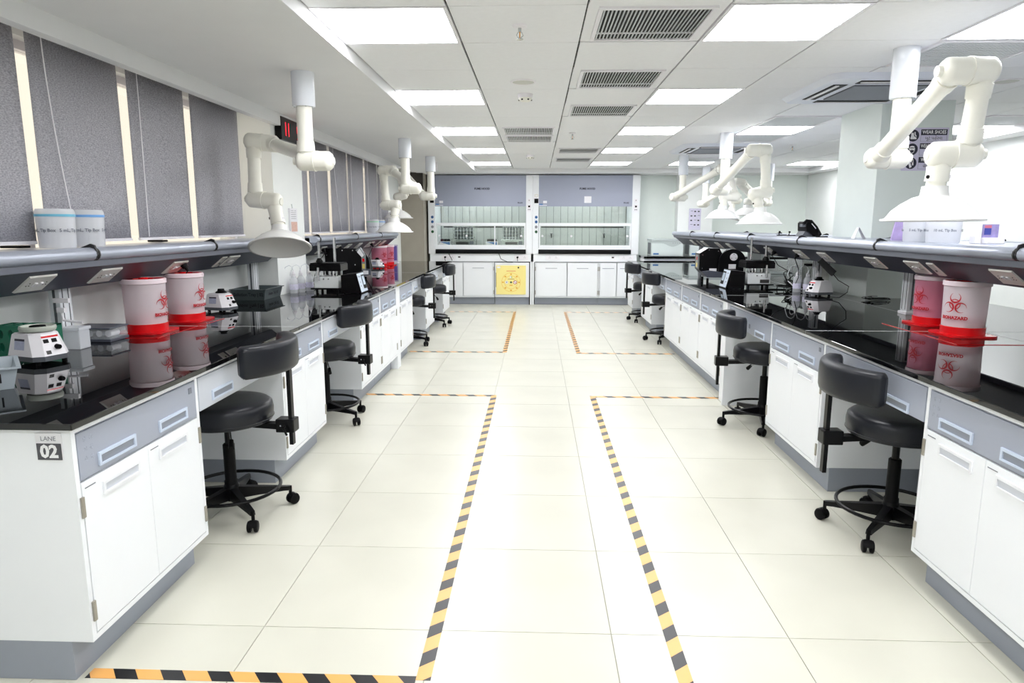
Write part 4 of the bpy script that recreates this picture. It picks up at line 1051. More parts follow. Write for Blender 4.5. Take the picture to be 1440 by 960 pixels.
t = thing('wall_calendar', 'white hanging notice with orange lower half on the left pillar', 'notice', (-2.045, 5.71, 1.42))
MB().box(-2.049, -2.034, 5.62, 5.79, 1.31, 1.51).build('sheet', PAPER, t)
MB().box(-2.034, -2.033, 5.635, 5.775, 1.32, 1.40).build('printed_area', mat('salmon_print', (222, 184, 170), 0.6, var=0.12, vscale=60), t)
g = MB()
for k in range(5): g.box(-2.034, -2.0333, 5.64, 5.64+.06+.012*k, 1.49-.016*k, 1.493-.016*k).box(-2.034, -2.0333, 5.72, 5.76, 1.49-.016*k, 1.493-.016*k)
g.build('printed_lines', PRINTG, t)
MB().tube([(-2.047, 5.70, 1.545), (-2.044, 5.70, 1.525), (-2.042, 5.70, 1.511)], .003, 6).build('hook', STEEL, t)

# safety sign on the right column
PX, PZ = 2.745, 2.098; PY = 5.357
sg = tag(MB().box(PX, PX+.325, PY-.002, PY+.001, PZ-.312, PZ).build('safety_sign', PAPERV), 'lilac safety sign WEAR SHOES, WEAR GOGGLES with three round dark symbols', 'sign')
guj = ['\u0aac\u0ac2\u0a9f \u0aaa\u0ab9\u0ac7\u0ab0\u0ab5\u0abe', '\u0a9a\u0ab6\u0acd\u0aae\u0abe', '\u0ab9\u0abe\u0aa5 \u0aae\u0acb\u0a9c\u0abe']
eng = ['WEAR SHOES', 'WEAR GOGGLES', 'WEAR GLOVES']
for k in range(3):
    zt = PZ-.012-.1*k; yb_ = PY-.0026
    MB().box(PX+.122, PX+.314, PY-.0032, PY-.002, zt-.042, zt).build('title_bar', SIGND, sg)
    text(eng[k], .036, (PX+.218, PY-.0036, zt-.021), (1,0,0), (0,0,1), PRINTW, sg, bold=.0009, sx=.80 if k == 0 else .66)
    bb = MB()
    for a in ((PX+.122, PX+.314, zt-.088, zt-.0865), (PX+.122, PX+.1235, zt-.088, zt-.042), (PX+.3125, PX+.314, zt-.088, zt-.042)): bb.box(a[0], a[1], PY-.003, PY-.002, a[2], a[3])
    bb.build('text_box', PRINTG, sg)
    text(guj[k], .036, (PX+.218, PY-.0030, zt-.064), (1,0,0), (0,0,1), SIGND, sg, sx=.9)
    ccx, ccz = PX+.066, zt-.045
    MB().add([(ccx+.043*math.cos(2*PI*i/32), PY-.003, ccz+.043*math.sin(2*PI*i/32)) for i in range(32)], [tuple(range(32))]).build('round_symbol', SIGND, sg)
    def poly(pts, mm=PRINTW, y=PY-.0036): MB().add([(ccx+a*.001, y, ccz+b*.001) for a, b in pts], [tuple(range(len(pts)))]).build('pictogram', mm, sg)
    if k == 0:
        poly([(-20,-26),(24,-26),(26,-16),(6,-4),(2,20),(-16,20),(-16,-6),(-20,-12)]); poly([(6,26),(14,26),(16,8),(26,-6),(20,-8),(10,4)])
    elif k == 1:
        poly([(20*math.cos(2*PI*i/20), 28*math.sin(2*PI*i/20)-2) for i in range(20)]); poly([(16*math.cos(2*PI*i/20), 23*math.sin(2*PI*i/20)-2) for i in range(20)], SIGND, PY-.0038)
        poly([(-22,8),(22,8),(20,-6),(4,-6),(0,0),(-4,-6),(-20,-6)], PRINTW, PY-.0040); poly([(-14,24),(14,24),(18,14),(-18,14)], PRINTW, PY-.0040)
    else:
        poly([(-20,6),(-6,14),(10,-28),(-6,-36)]); poly([(-2,30),(18,28),(22,-14),(12,-18),(8,6),(-2,12)], PRINTW); poly([(2,26),(14,24),(16,2),(8,8)], SIGND, PY-.0038)
# notice board on the back column
nb = tag(MB().box(2.60, 2.80, 11.845, 11.858, 1.30, 1.66).build('notice_board', PAPERV), 'pale notice sheet with rows of dark symbols on the far back column', 'notice')
g = MB()
for r in range(4):
    for c in range(3):
        x = 2.625+.06*c; z = 1.62-.075*r; g.box(x, x+.03, 11.843, 11.845, z-.02, z) if (r+c) % 3 else g.box(x, x+.04, 11.843, 11.845, z-.006, z)
g.build('symbols', SIGND, nb)
tag(MB().box(4.33, 4.35, 7.75, 7.95, 1.2, 1.4).build('wall_switch_plate', WHITEP), 'white switch plate on the far right pier', 'switch')

# ================================================================== THINGS ON THE RACEWAYS
def tip_jar(x, y, r, h, band, lab, words, a0):
    z0 = 1.2845 if x > 0 else 1.2765
    t = thing('tip_jar', lab, 'jar', (x, y, z0), 'translucent pipette tip jars')
    MB().lathe([(0, z0), (r*.9, z0), (r*.93, z0+.006), (r, z0+h-.012), (r-.006, z0+h), (0, z0+h)], (x, y, 0), n=28).build('body', FROST, t)
    MB().lathe([(r+.0012, z0+h*.80), (r+.0014, z0+h*.865)], (x, y, 0), n=28).build('band', band, t)
    g = MB()
    for k in range(18):
        a = 2*PI*k/18; g.cyl((x+r*.78*math.cos(a), y+r*.78*math.sin(a), z0+.01), (x+r*.78*math.cos(a), y+r*.78*math.sin(a), z0+h*.78), .003, .007, n=6)
    o = g.build('pipette_tips', WHITEP, t)
    for a in (a0, a0+1.6, a0-1.6): text(words, .019, None, None, None, PRINTG, t, name='lettering', wrap=((x, y), r+.0025, a, z0+h*.45), bold=.0006)
BL1 = mat('sky_blue_band', (120, 196, 224), 0.4, var=0.05); BL2 = mat('blue_band', (120, 176, 236), 0.4, var=0.05); GRB = mat('green_band', (150, 214, 170), 0.4, var=0.05)
tip_jar(-2.06, 2.875, .074, .165, BL1, 'translucent tip jar with a turquoise band on the left raceway', '5 mL, Tip Box', -1.7)
tip_jar(-2.06, 3.075, .074, .165, BL2, 'translucent tip jar with a deeper blue band on the left raceway', '5 mL, Tip Box', -1.0)
tip_jar(-2.04, 8.50, .076, .165, GRB, 'translucent tip jar with a green band on the far left raceway', '5 mL Tip Box', -1.3)
tip_jar(-2.04, 8.86, .076, .165, BL2, 'translucent tip jar with a blue band on the far left raceway', '5 mL Tip Box', -1.3)
tip_jar(2.22, 4.06, .088, .15, BL1, 'translucent tip jar under the nearest right dome, farther of the pair', '5 mL Tip Box', -2.1)
tip_jar(2.24, 3.86, .088, .15, BL2, 'translucent tip jar under the nearest right dome, nearer of the pair', '10 mL Tip Box', -2.0)
tag(MB().prism([(4.52, 1.2845), (4.54, 1.2845), (4.50, 1.40), (4.485, 1.40)], 'x', 2.30, 2.42).build('violet_card', mat('violet_card', (196, 176, 226), 0.4, var=0.12, vscale=20)), 'violet card leaning beside the tip jars on the right raceway', 'card')
t = thing('tent_card', 'small white tent card on the right raceway', 'card', (2.28, 4.95, 1.2845))
MB().add([(2.25, 4.93, 1.285), (2.28, 4.94, 1.365), (2.30, 5.02, 1.365), (2.27, 5.03, 1.285), (2.252, 4.93, 1.285), (2.283, 4.94, 1.365), (2.303, 5.02, 1.365), (2.273, 5.03, 1.285)], [(0,1,2,3),(7,6,5,4),(0,4,5,1),(1,5,6,2),(2,6,7,3),(3,7,4,0)]).build('front_sheet', PAPER, t)
MB().add([(2.33, 4.93, 1.285), (2.284, 4.94, 1.366), (2.304, 5.02, 1.366), (2.35, 5.03, 1.285)], [(0,1,2,3)]).build('rear_sheet', PAPER, t)
t = thing('picture_card', 'small printed picture card standing on white boxes on the right raceway', 'card', (2.42, 3.72, 1.2845))
MB().box(2.385, 2.465, 3.75, 3.762, 1.315, 1.385).build('card', mat('picture_violet', (150, 140, 190), 0.4, var=0.15, vscale=40), t)
MB().box(2.39, 2.425, 3.748, 3.7497, 1.33, 1.365).build('picture_blue', mat('picture_blue', (60, 70, 150), 0.4, var=0.0), t); MB().box(2.39, 2.425, 3.748, 3.7497, 1.366, 1.38).build('picture_red', mat('picture_red', (200, 110, 130), 0.4, var=0.0), t)
MB().box(2.38, 2.47, 3.70, 3.765, 1.2845, 1.3145, bev=.003).build('white_box', WHITEP, t)
tag(MB().box(2.34, 2.372, 3.74, 3.79, 1.2845, 1.325, bev=.003).build('white_carton', WHITEP), 'small white carton left of the picture card on the right raceway', 'box')
# desk phone
t = thing('desk_phone', 'black desk telephone with a handset on the island raceway', 'phone', (2.34, 5.98, 1.2845))
MB().prism([(2.22, 1.285), (2.36, 1.285), (2.33, 1.335), (2.26, 1.335)], 'y', 5.90, 6.05).build('stand', GREYP, t)
MB().prism([(2.255, 1.338), (2.40, 1.285), (2.435, 1.287), (2.415, 1.34), (2.34, 1.405), (2.27, 1.425), (2.25, 1.41)], 'y', 5.86, 6.06).build('body', BLKP, t)
MB().tube([(2.205, 5.855, 1.405), (2.24, 5.855, 1.43), (2.30, 5.855, 1.425), (2.37, 5.855, 1.37), (2.43, 5.855, 1.30)], .016, 10).build('handset', BLKP, t)
MB().box(2.20, 2.25, 5.87, 5.93, 1.375, 1.40, bev=.004).build('earpiece', GREYP, t)
MB().tube([(2.30, 5.838, 1.405), (2.355, 5.838, 1.36)], .004, 6).build('painted_highlight', PRINTW, t)  # glint on the handset, painted as a white strip
t.scale = (.66, 1, .9); t.location.x -= .01
for k, (y, l) in enumerate(((6.45, 'left of the phone, farther one'), (6.2, 'left of the phone, nearer one'), (5.55, 'right of the phone'))):
    t = thing('small_clamp', 'small black clamp on the island raceway, ' + l, 'clamp', (2.26, y, 1.2845), 'small black clamps on the raceway')
    box('base', BLKP, t, 2.24, 2.32, y-.01, y+.03, 1.2848, 1.294); MB().cyl((2.255, y+.01, 1.294), (2.26, y+.01, 1.312), .004, n=8).lathe([(0, 1.312), (.010, 1.314), (.008, 1.326), (0, 1.328)], (2.26, y+.01, 0), n=12).build('knob', BLKP, t)
for y, l in ((2.83, 'near the first left joint'), (3.93, 'behind the second left joint')):
    tag(MB().box(-2.26, -2.17, y-.03, y+.03, 1.2765, 1.287, bev=.003).build('flat_black_clip', BLKP), 'flat black clip on the left raceway, ' + l, 'clip')

# ================================================================== THINGS ON THE WORKTOPS
WT = .8206
def wrap_poly(c, r, a0, pts, z0):
    return [(c[0]+math.cos(a0+x/r)*r, c[1]+math.sin(a0+x/r)*r, z0+z) for x, z in pts]
def biohazard(c, r, a0, z0, sc, parent):
    m_ = MB()
    def strip(outer, inner):
        n = len(outer); vs = wrap_poly(c, r, a0, outer, z0) + wrap_poly(c, r, a0, inner, z0)
        m_.add(vs, [(i, i+1, n+i+1, n+i) for i in range(n-1)])
    for k in range(3):
        th = PI/2 + 2*PI*k/3; ux, uz = math.cos(th), math.sin(th)
        o, i_ = [], []
        for j in range(25):
            f = -1 + 2*j/24; a = th + PI + f*2.72
            ox, oz = ux*.60 + math.cos(a)*.50, uz*.60 + math.sin(a)*.50
            ix, iz = ux*.675 + math.cos(a)*.415, uz*.675 + math.sin(a)*.415
            if abs(f) > .97: ix, iz = ox*.99+ix*.01, oz*.99+iz*.01
            o.append((ox*sc, oz*sc)); i_.append((ix*sc, iz*sc))
        strip(o, i_)
    for k in range(3):
        th = PI/2 + 2*PI*k/3; o, i_ = [], []
        for j in range(13):
            a = th + (-1+2*j/12)*.72
            o.append((math.cos(a)*.50*sc, math.sin(a)*.50*sc)); i_.append((math.cos(a)*.42*sc, math.sin(a)*.42*sc))
        strip(o, i_)
    for k in range(3):
        th = PI/2 + 2*PI*k/3; d_ = (math.cos(th), math.sin(th)); p_ = (-d_[1], d_[0])
        m_.add(wrap_poly(c, r, a0, [((d_[0]*u + p_[0]*v)*sc, (d_[1]*u + p_[1]*v)*sc) for u, v in ((.10, -.05), (.10, .05), (.20, .07), (.20, -.07))], z0), [(0,1,2,3)])
    m_.build('biohazard_symbol', REDPR, parent)
def bin_(x, y, lab, pink, ang, scale=1.0):
    t = thing('biohazard_bin', lab, 'bin', (x, y, WT), 'red and white biohazard waste bins')
    k = scale; r0, r1, H = .097*k, .102*k, .258*k
    body = MB().lathe([(r0, WT+.01), (r0, WT+.05), (r1, WT+H-.01), (r1, WT+H)], (x, y, 0), n=40).build('barrel', BINP if pink else BINW, t)
    bs = MB().lathe([(r0+.004, WT+.008), (r0+.005, WT+.046*k), (r0+.001, WT+.048*k)], (x, y, 0), n=40)
    fl = []
    q = .122*k; n = 6
    for sx, sy, a0 in ((1,1,0),(-1,1,PI/2),(-1,-1,PI),(1,-1,1.5*PI)):
        for i in range(n+1):
            a = a0 + PI/2*i/n; fl.append((x+sx*(q-.045)+math.cos(a)*.045, y+sy*(q-.045)+math.sin(a)*.045))
    bs.prism(fl, 'z', WT, WT+.009)
    bs.build('base', RED, t)
    MB().lathe([(0, WT+.012), (r0-.006, WT+.012), (r0-.008, WT+(.20 if pink else .09)*k), (r0*.6, WT+(.22 if pink else .10)*k), (0, WT+(.23 if pink else .10)*k)], (x, y, 0), n=24).build('liner', LINER, t)
    MB().lathe([(r1+.002, WT+H-.004), (r1+.006, WT+H-.002), (r1+.006, WT+H+.018), (r1+.001, WT+H+.022), (r1-.006, WT+H+.018)], (x, y, 0), n=40).build('rim', mat('bin_rim', (244, 226, 232), 0.35, var=0.0), t)
    MB().lathe([(r1-.004, WT+H+.012), (r1-.006, WT+H+.021), (.05*k, WT+H+.020), (.045*k, WT+H+.010), (.022*k, WT+H+.010), (.022*k, WT+H+.026), (0, WT+H+.028)], (x, y, 0), n=40).build('lid', RED, t)
    z = WT+.165*k; rr = r0+.012*k
    biohazard((x, y), rr, ang, z, .053*k, t)
    text('BIOHAZARD', .022*k, None, None, None, REDPR, t, wrap=((x, y), rr-.002, ang, WT+.095*k), bold=.0012)
R_ = math.radians
bin_(-2.045, 3.46, 'biohazard bin on the left bench, nearer one with a clear barrel', False, R_(-4))
bin_(-2.05, 3.88, 'biohazard bin on the left bench, farther one beside the white vortex mixer', False, R_(-8))
bin_(2.21, 3.55, 'biohazard bin on the island bench, nearer one, pale barrel', False, R_(-146))
bin_(2.27, 3.93, 'biohazard bin on the island bench, farther one, pink barrel', True, R_(-164))
bin_(-2.10, 9.05, 'pink biohazard bin at the far end of the left bench, nearer one', True, R_(-35))
bin_(-2.08, 9.42, 'pink biohazard bin at the far end of the left bench, farther one', True, R_(-35))

def vortex(x, y, rz, lab, flat_top=False, k=1.0, face=1):
    t = thing('vortex_mixer', lab, 'mixer', (x, y, WT), 'white vortex mixers')
    c, s = math.cos(rz), math.sin(rz)
    def q(a, b, z): return (x+(a*c-b*s)*k, y+(a*s+b*c)*k, WT+z*k)
    def loop(hx0, hx1, hy, ch, z): return [q(-hx0, -hy, z), q(hx1-ch, -hy, z), q(hx1, -hy+ch, z), q(hx1, hy-ch, z), q(hx1-ch, hy, z), q(-hx0, hy, z)]
    def hull(l0, l1, nm, mm, par=t):
        n = len(l0); return MB().add(l0+l1, [(i, (i+1) % n, n+(i+1) % n, n+i) for i in range(n)] + [tuple(range(n))[::-1], tuple(n+i for i in range(n))]).build(nm, mm, par)
    hull(loop(.080, .090, .076, .03, .014), loop(.082, .092, .078, .03, .034), 'base', GREYP)
    body = hull(loop(.080, .090, .076, .03, .0342), loop(.066, .058, .062, .03, .118), 'body', WHITEP)
    hull(loop(.066, .058, .062, .03, .1182), loop(.058, .050, .054, .03, .126), 'shoulder', WHITEP)
    ft = MB()
    for a, b in ((-.06, -.055), (.06, -.055), (-.06, .055), (.06, .055)): ft.cyl(q(a, b, 0), q(a, b, .0138), .010*k, n=10)
    ft.build('feet', BLKP, t)
    C = q(0, 0, 0)
    if flat_top:
        MB().lathe([(0, .127), (.062, .130), (.066, .140), (.064, .150), (.058, .150), (.055, .142), (0, .142)], C, n=28).build('dish', mat('dish_grey', (190, 196, 186), 0.35, var=0.0), t)
        MB().lathe([(0, .1425), (.030, .1425), (.028, .150), (0, .152)], C, n=20).build('pad', BLKP, t)
    else:
        MB().lathe([(0, .127*k), (.036*k, .127*k), (.038*k, .131*k), (.026*k, .140*k), (.022*k, .144*k), (.021*k, .154*k), (.012*k, .154*k), (0, .147*k)], C, n=24).build('cup_head', BLKP, t)
    # label on the face towards the aisle end, controls on the sloped front
    def fc(u, v, off=.001):          # face -hy (local -y side): u along x, v 0..1 up
        hy = .076 + (.062-.076)*v; z = .034 + (.118-.034)*v; return q(u, -hy-off, z)
    MB().quad(fc(-.045, .30), fc(.012, .30), fc(.012, .82), fc(-.045, .82)).build('rating_label', mat('label_lilac', (186, 190, 214), 0.5, var=0.08, vscale=80), body)
    MB().quad(fc(-.045, .72, .0016), fc(.012, .72, .0016), fc(.012, .82, .0016), fc(-.045, .82, .0016)).build('label_header', SIGND, body)
    def fr(v, u, off=.001):          # sloped front, local +x side
        hx = .090 + (.058-.090)*v; z = .034 + (.118-.034)*v; return q(hx+off, u, z)
    MB().quad(fr(.84, -.035), fr(.84, .035), fr(.93, .035), fr(.93, -.035)).build('red_line', RED, body)
    for u in (-.022, .012): MB().quad(fr(.60, u-.010, .0012), fr(.60, u+.012, .0012), fr(.78, u+.012, .0012), fr(.78, u-.010, .0012)).build('button', BLKP, body)
    p0, p1 = Vector(fr(.38, .015, 0)), Vector(fr(.38, .015, .018)); MB().cyl(p0, p1, .011*k, .009*k, n=16).build('speed_knob', BLKP, body)
    MB().quad(fr(.08, -.035, .0012), fr(.08, -.015, .0012), fr(.25, -.015, .0012), fr(.25, -.035, .0012)).build('rocker_switch', SOCKD, body)
    return t
vortex(-2.03, 2.66, R_(-18), 'white vortex mixer with a flat grey dish, nearest on the left bench', True, 1.0)
vortex(-2.04, 4.31, R_(-14), 'white vortex mixer with a black cup between the left bins and the dark tray', False, .95)
vortex(-2.05, 8.72, R_(-14), 'white vortex mixer just before the far left bins', False, .9)
vortex(2.27, 5.52, R_(196), 'white vortex mixer with a black cup on the island bench', False, .98)
tag(MB().box(2.2, 2.235, 5.42, 5.43, WT+.03, WT+.05).build('dark_plate', SOCKD), 'small dark rating plate on the island vortex mixer', 'plate') if False else None

def tray(x0, x1, y0, y1, h, mm, lab, words, flare=.016, size=.05, side=True, rot=0.0):
    t = thing('solution_tray', lab, 'tray', ((x0+x1)/2, (y0+y1)/2, WT))
    e = flare; z0, z1 = WT, WT+h; w_ = .004
    def ring(d, z): return [(x0-d, y0-d, z), (x1+d, y0-d, z), (x1+d, y1+d, z), (x0-d, y1+d, z)]
    rings = [ring(0, z0), ring(e, z1-.006), ring(e+.010, z1-.006), ring(e+.010, z1), ring(e-w_, z1), ring(-w_, z0+w_)]
    vs = [v for r in rings for v in r]; fs = [(0,3,2,1)] + [(k*4+i, k*4+(i+1) % 4, (k+1)*4+(i+1) % 4, (k+1)*4+i) for k in range(5) for i in range(4)] + [(20,21,22,23)]
    MB().add(vs, fs).build('shell', mm, t)
    zc = WT+h*.5; up = Vector((0, -e, h))
    text(words, size, ((x0+x1)/2, y0-e*.5-.0015, zc), (1,0,0), up, PRINT, t, bold=.001, sx=.9)
    if side: text(words, size*.85, (x1+e*.5+.0015, (y0+y1)/2, zc), (0,1,0), (e, 0, h), PRINT, t, bold=.001, sx=.9)
    t.rotation_euler = (0, 0, rot)
tray(-2.25, -2.025, 4.96, 5.28, .082, TRAYD, 'dark grey open tray lettered Solution Tray | 02 before the left pillar', 'Solution Tray | 02', size=.034)
tray(-2.165, -1.815, 2.065, 2.275, .078, TRAYL, 'light grey tray lettered Tray | 01 at the near left corner of the bench', 'Solution Tray | 01', size=.046, side=False, rot=math.radians(40))
# green test tube rack
t = thing('tube_rack', 'green plastic test tube rack with oval holes behind the near vortex mixer', 'rack', (-2.17, 2.78, WT))
def rackplate(y, nm):
    m_ = MB(); x0, x1, z0, z1 = -2.28, -2.065, WT, WT+.128
    nx = 5; cw = (x1-x0)/nx
    for r in range(2):
        for k in range(nx):
            cx_ = x0+cw*(k+.5); cz_ = z0+.014+.028+r*.056; n = 16
            ov = [(cx_+.011*math.cos(2*PI*i/n), cz_+.019*math.sin(2*PI*i/n)) for i in range(n)]
            sq = []
            for i in range(n):
                a = 2*PI*i/n; c_, s_ = math.cos(a), math.sin(a); f = 1/max(abs(c_), abs(s_)); sq.append((cx_+c_*f*cw/2, cz_+s_*f*.028))
            for yy in (y, y+.004): m_.add([(p[0], yy, p[1]) for p in ov+sq], [(i, (i+1) % n, n+(i+1) % n, n+i) for i in range(n)])
            m_.add([(p[0], yy, p[1]) for yy in (y, y+.004) for p in ov], [(i, (i+1) % n, n+(i+1) % n, n+i) for i in range(n)])
    m_.box(x0, x1, y, y+.004, z0, z0+.014).box(x0, x1, y, y+.004, z0+.126, z1+.006)
    m_.build(nm, GREEN, t)
rackplate(2.745, 'front_plate'); rackplate(2.84, 'rear_plate')
box('end_plate', GREEN, t, -2.284, -2.280, 2.745, 2.844, WT, WT+.134); box('end_plate', GREEN, t, -2.065, -2.061, 2.745, 2.844, WT, WT+.134)
m_ = MB()
for k in range(6): m_.box(-2.28+.043*k-.004, -2.28+.043*k+.004, 2.749, 2.84, WT+.128, WT+.134)
m_.box(-2.28, -2.065, 2.79, 2.80, WT+.128, WT+.134).build('top_grid', GREEN, t)
# translucent container
t = thing('plastic_container', 'tall translucent square container beside the near raceway post', 'container', (-2.09, 2.99, WT))
MB().box(-2.125, -2.045, 2.925, 3.0, WT, WT+.085, bev=.006).build('body', FROST, t); MB().box(-2.13, -2.04, 2.92, 3.005, WT+.0852, WT+.10, bev=.004).build('lid', FROST, t)
# slide boxes
t = thing('slide_box', 'clear plastic box with a dark base left of the near bins', 'box', (-2.12, 3.2, WT))
MB().box(-2.235, -2.03, 3.12, 3.27, WT, WT+.014, bev=.003).build('base', RACE, t)
MB().box(-2.232, -2.033, 3.123, 3.267, WT+.0145, WT+.062, bev=.003).build('clear_cover', ACRYL, t)
MB().box(-2.236, -2.029, 3.119, 3.271, WT+.0622, WT+.069, bev=.002).build('lid', RACE, t)
g = MB()
for k in range(4): g.cyl((-2.20+.045*k, 3.16, WT+.035), (-2.20+.045*k, 3.23, WT+.035), .016, n=12)
g.build('vials', WHITEP, t)
# bracket on the post
tag(MB().box(-2.155, -2.12, 2.95, 2.97, .985, 1.005).tube([(-2.14, 2.96, .985), (-2.13, 2.955, .95), (-2.08, 2.95, .945), (-2.04, 2.95, .942)], .006, 8).box(-2.16, -2.09, 2.94, 2.955, 1.03, 1.05).build('holder_bracket', WHITEP), 'small pale holder bracket fixed to the near left raceway post', 'bracket')

def wash_bottle(x, y, lab, ang, grp):
    t = thing('wash_bottle', lab, 'bottle', (x, y, WT), grp)
    MB().lathe([(0, WT), (.031, WT), (.033, WT+.004), (.033, WT+.095), (.030, WT+.115), (.018, WT+.135), (.014, WT+.142), (0, WT+.142)], (x, y, 0), n=22).build('body', BOTTLE, t)
    MB().lathe([(.016, WT+.136), (.017, WT+.158), (.008, WT+.168), (.004, WT+.185), (0, WT+.185)], (x, y, 0), n=18).build('cap', WHITEP, t)
    d = Vector((math.cos(ang), math.sin(ang), 0)); b = Vector((x, y, WT+.183))
    MB().tube([b, b+d*.008+Vector((0,0,.03)), b+d*.03+Vector((0,0,.045)), b+d*.06+Vector((0,0,.03)), b+d*.075+Vector((0,0,-.01)), b+d*.085+Vector((0,0,-.045))], .0028, 6).build('spout', FROST, t)
    MB().lathe([(.0338, WT+.03), (.0338, WT+.075)], (x, y, 0), n=22).build('label', mat('bottle_label', (222, 220, 240), 0.5, var=0.12, vscale=90), t)
for (x, y, l) in ((-1.99, 5.50, 'nearest to the pillar face'), (-1.965, 5.60, 'middle one'), (-1.93, 5.71, 'next to the hot press')):
    wash_bottle(x, y, 'translucent wash bottle on the left bench by the pillar, ' + l, R_(200), 'wash bottles by the left pillar')
for (x, y, l) in ((2.215, 5.83, 'leftmost'), (2.27, 5.75, 'middle one'), (2.33, 5.70, 'closest to the post')):
    wash_bottle(x, y, 'translucent wash bottle behind the island vortex mixer, ' + l, R_(170), 'wash bottles on the island')

# ---- heated press with controller (one on each bench, mirrored)
def press(x, y, mir, lab, lab2):
    t = thing('heated_press', lab, 'lab device', (x, y, WT), 'heated presses with rods')
    def X(v): return x + mir*v
    ft = MB()
    for a in (-.085, .085):
        for b in (-.07, .07): ft.cyl((X(a), y+b, WT), (X(a), y+b, WT+.028), .010, n=10)
    ft.build('feet', BLKP, t)
    box('base_plate', BLKM, t, X(-.13), X(.13), y-.10, y+.10, WT+.0282, WT+.040, bev=.002)
    bd = box('front_box', mat('press_grey_white', (236, 240, 240), 0.35, 0.0, var=0.01), t, X(-.10), X(.10), y-.09, y+.09, WT+.0405, WT+.135, bev=.003)
    for a in (-.02, .02): MB().cyl((X(a), y-.090, WT+.115), (X(a), y-.096, WT+.115), .006, n=10).build('screw', STEEL, bd)
    box('rating_plate', SOCKD, bd, X(-.09), X(-.01), y-.0925, y-.0905, WT+.05, WT+.08) if mir < 0 else None
    rd = MB()
    for a, b in ((-.085, -.07), (.085, -.07), (-.085, .07), (.085, .07)): rd.cyl((X(a), y+b, WT+.1355), (X(a), y+b, WT+.18), .009, n=12)
    rd.build('spacer', STEEL, t)
    cl = MB()
    for a, b in ((-.05, 0), (0, .03), (.04, -.01)): cl.cyl((X(a), y+b, WT+.1355), (X(a), y+b, WT+.18), .016, n=12)
    cl.build('clamp_jaw', CHROME, t)
    box('upper_platen', BLKM, t, X(-.13), X(.13), y-.11, y+.11, WT+.1805, WT+.235, bev=.006)
    box('platen_top', BLKP, t, X(-.125), X(.125), y-.10, y+.10, WT+.2352, WT+.245, bev=.002)
    kn = MB().lathe([(0, .2453), (.026, .2453), (.028, .26), (.020, .275), (.014, .285), (0, .285)], (X(-.055), y-.07, WT), n=18); kn.build('clamp_knob', BLKP, t)
    MB().cyl((X(-.055), y-.07, WT+.2855), (X(-.055), y-.07, WT+.415), .010, n=16).cyl((X(-.055), y-.112, WT+.10), (X(-.055), y-.112, WT+.21), .010, n=16).build('front_rod', CHROME, t)
    MB().cyl((X(.03), y+.08, WT+.2455), (X(.03), y+.08, WT+.45), .011, n=16).build('rear_rod', CHROME, t)
    # controller: a wedge beside it, facing the aisle end
    c = thing('press_controller', lab2, 'controller', (X(.20), y, WT), 'touch screen press controllers')
    MB().prism([(X(.135), WT+.004), (X(.30), WT+.004), (X(.262), WT+.165), (X(.135), WT+.150)], 'y', y-.13, y+.09).build('housing', BLKM, c)
    n0 = Vector((X(.30)-X(.262), 0, -.161)); # sloped side
    A = Vector((X(.30)+mir*.0015, 0, WT+.01)); B = Vector((X(.262)+mir*.0015, 0, WT+.16))
    def fp(v, u): p = A+(B-A)*v; return (p.x, y-.125+.21*u, p.z)
    pn = MB().quad(fp(0, 0), fp(0, 1), fp(1, 1), fp(1, 0)).build('front_panel', mat('controller_pale', (206, 218, 232), 0.4, var=0.02), c)
    A = A+Vector((mir*.002, 0, 0)); B = B+Vector((mir*.002, 0, 0))
    MB().quad(fp(.15, .50), fp(.15, .95), fp(.9, .95), fp(.9, .50)).build('screen_bezel', BLKP, pn)
    A = A+Vector((mir*.001, 0, 0)); B = B+Vector((mir*.001, 0, 0))
    MB().quad(fp(.35, .56), fp(.35, .88), fp(.82, .88), fp(.82, .56)).build('touch_screen', mat('screen_pale', (190, 206, 222), 0.2, var=0.1, vscale=60), pn)
    for v, u in ((.8, .12), (.8, .25), (.5, .15), (.3, .12)): MB().quad(fp(v, u), fp(v, u+.08), fp(v+.07, u+.08), fp(v+.07, u)).build('button', PRINTG, pn)
    # front (camera) face panel too
    MB().box(X(.15), X(.262), y-.1322, y-.1302, WT+.02, WT+.13).build('side_label', BLKP, c)
    ft = MB()
    for a in (.15, .28):
        for b in (-.10, .06): ft.cyl((X(a), y+b, WT), (X(a), y+b, WT+.0042), .008, n=8)
    ft.build('feet', BLKP, c)
press(-1.73, 5.62, 1, 'black and white heated press with two chrome rods on the left bench', 'black wedge controller with a pale touch panel beside the left press')
press(1.99, 6.22, -1, 'black and white heated press with two chrome rods on the island bench', 'black wedge controller with a pale touch panel beside the island press')

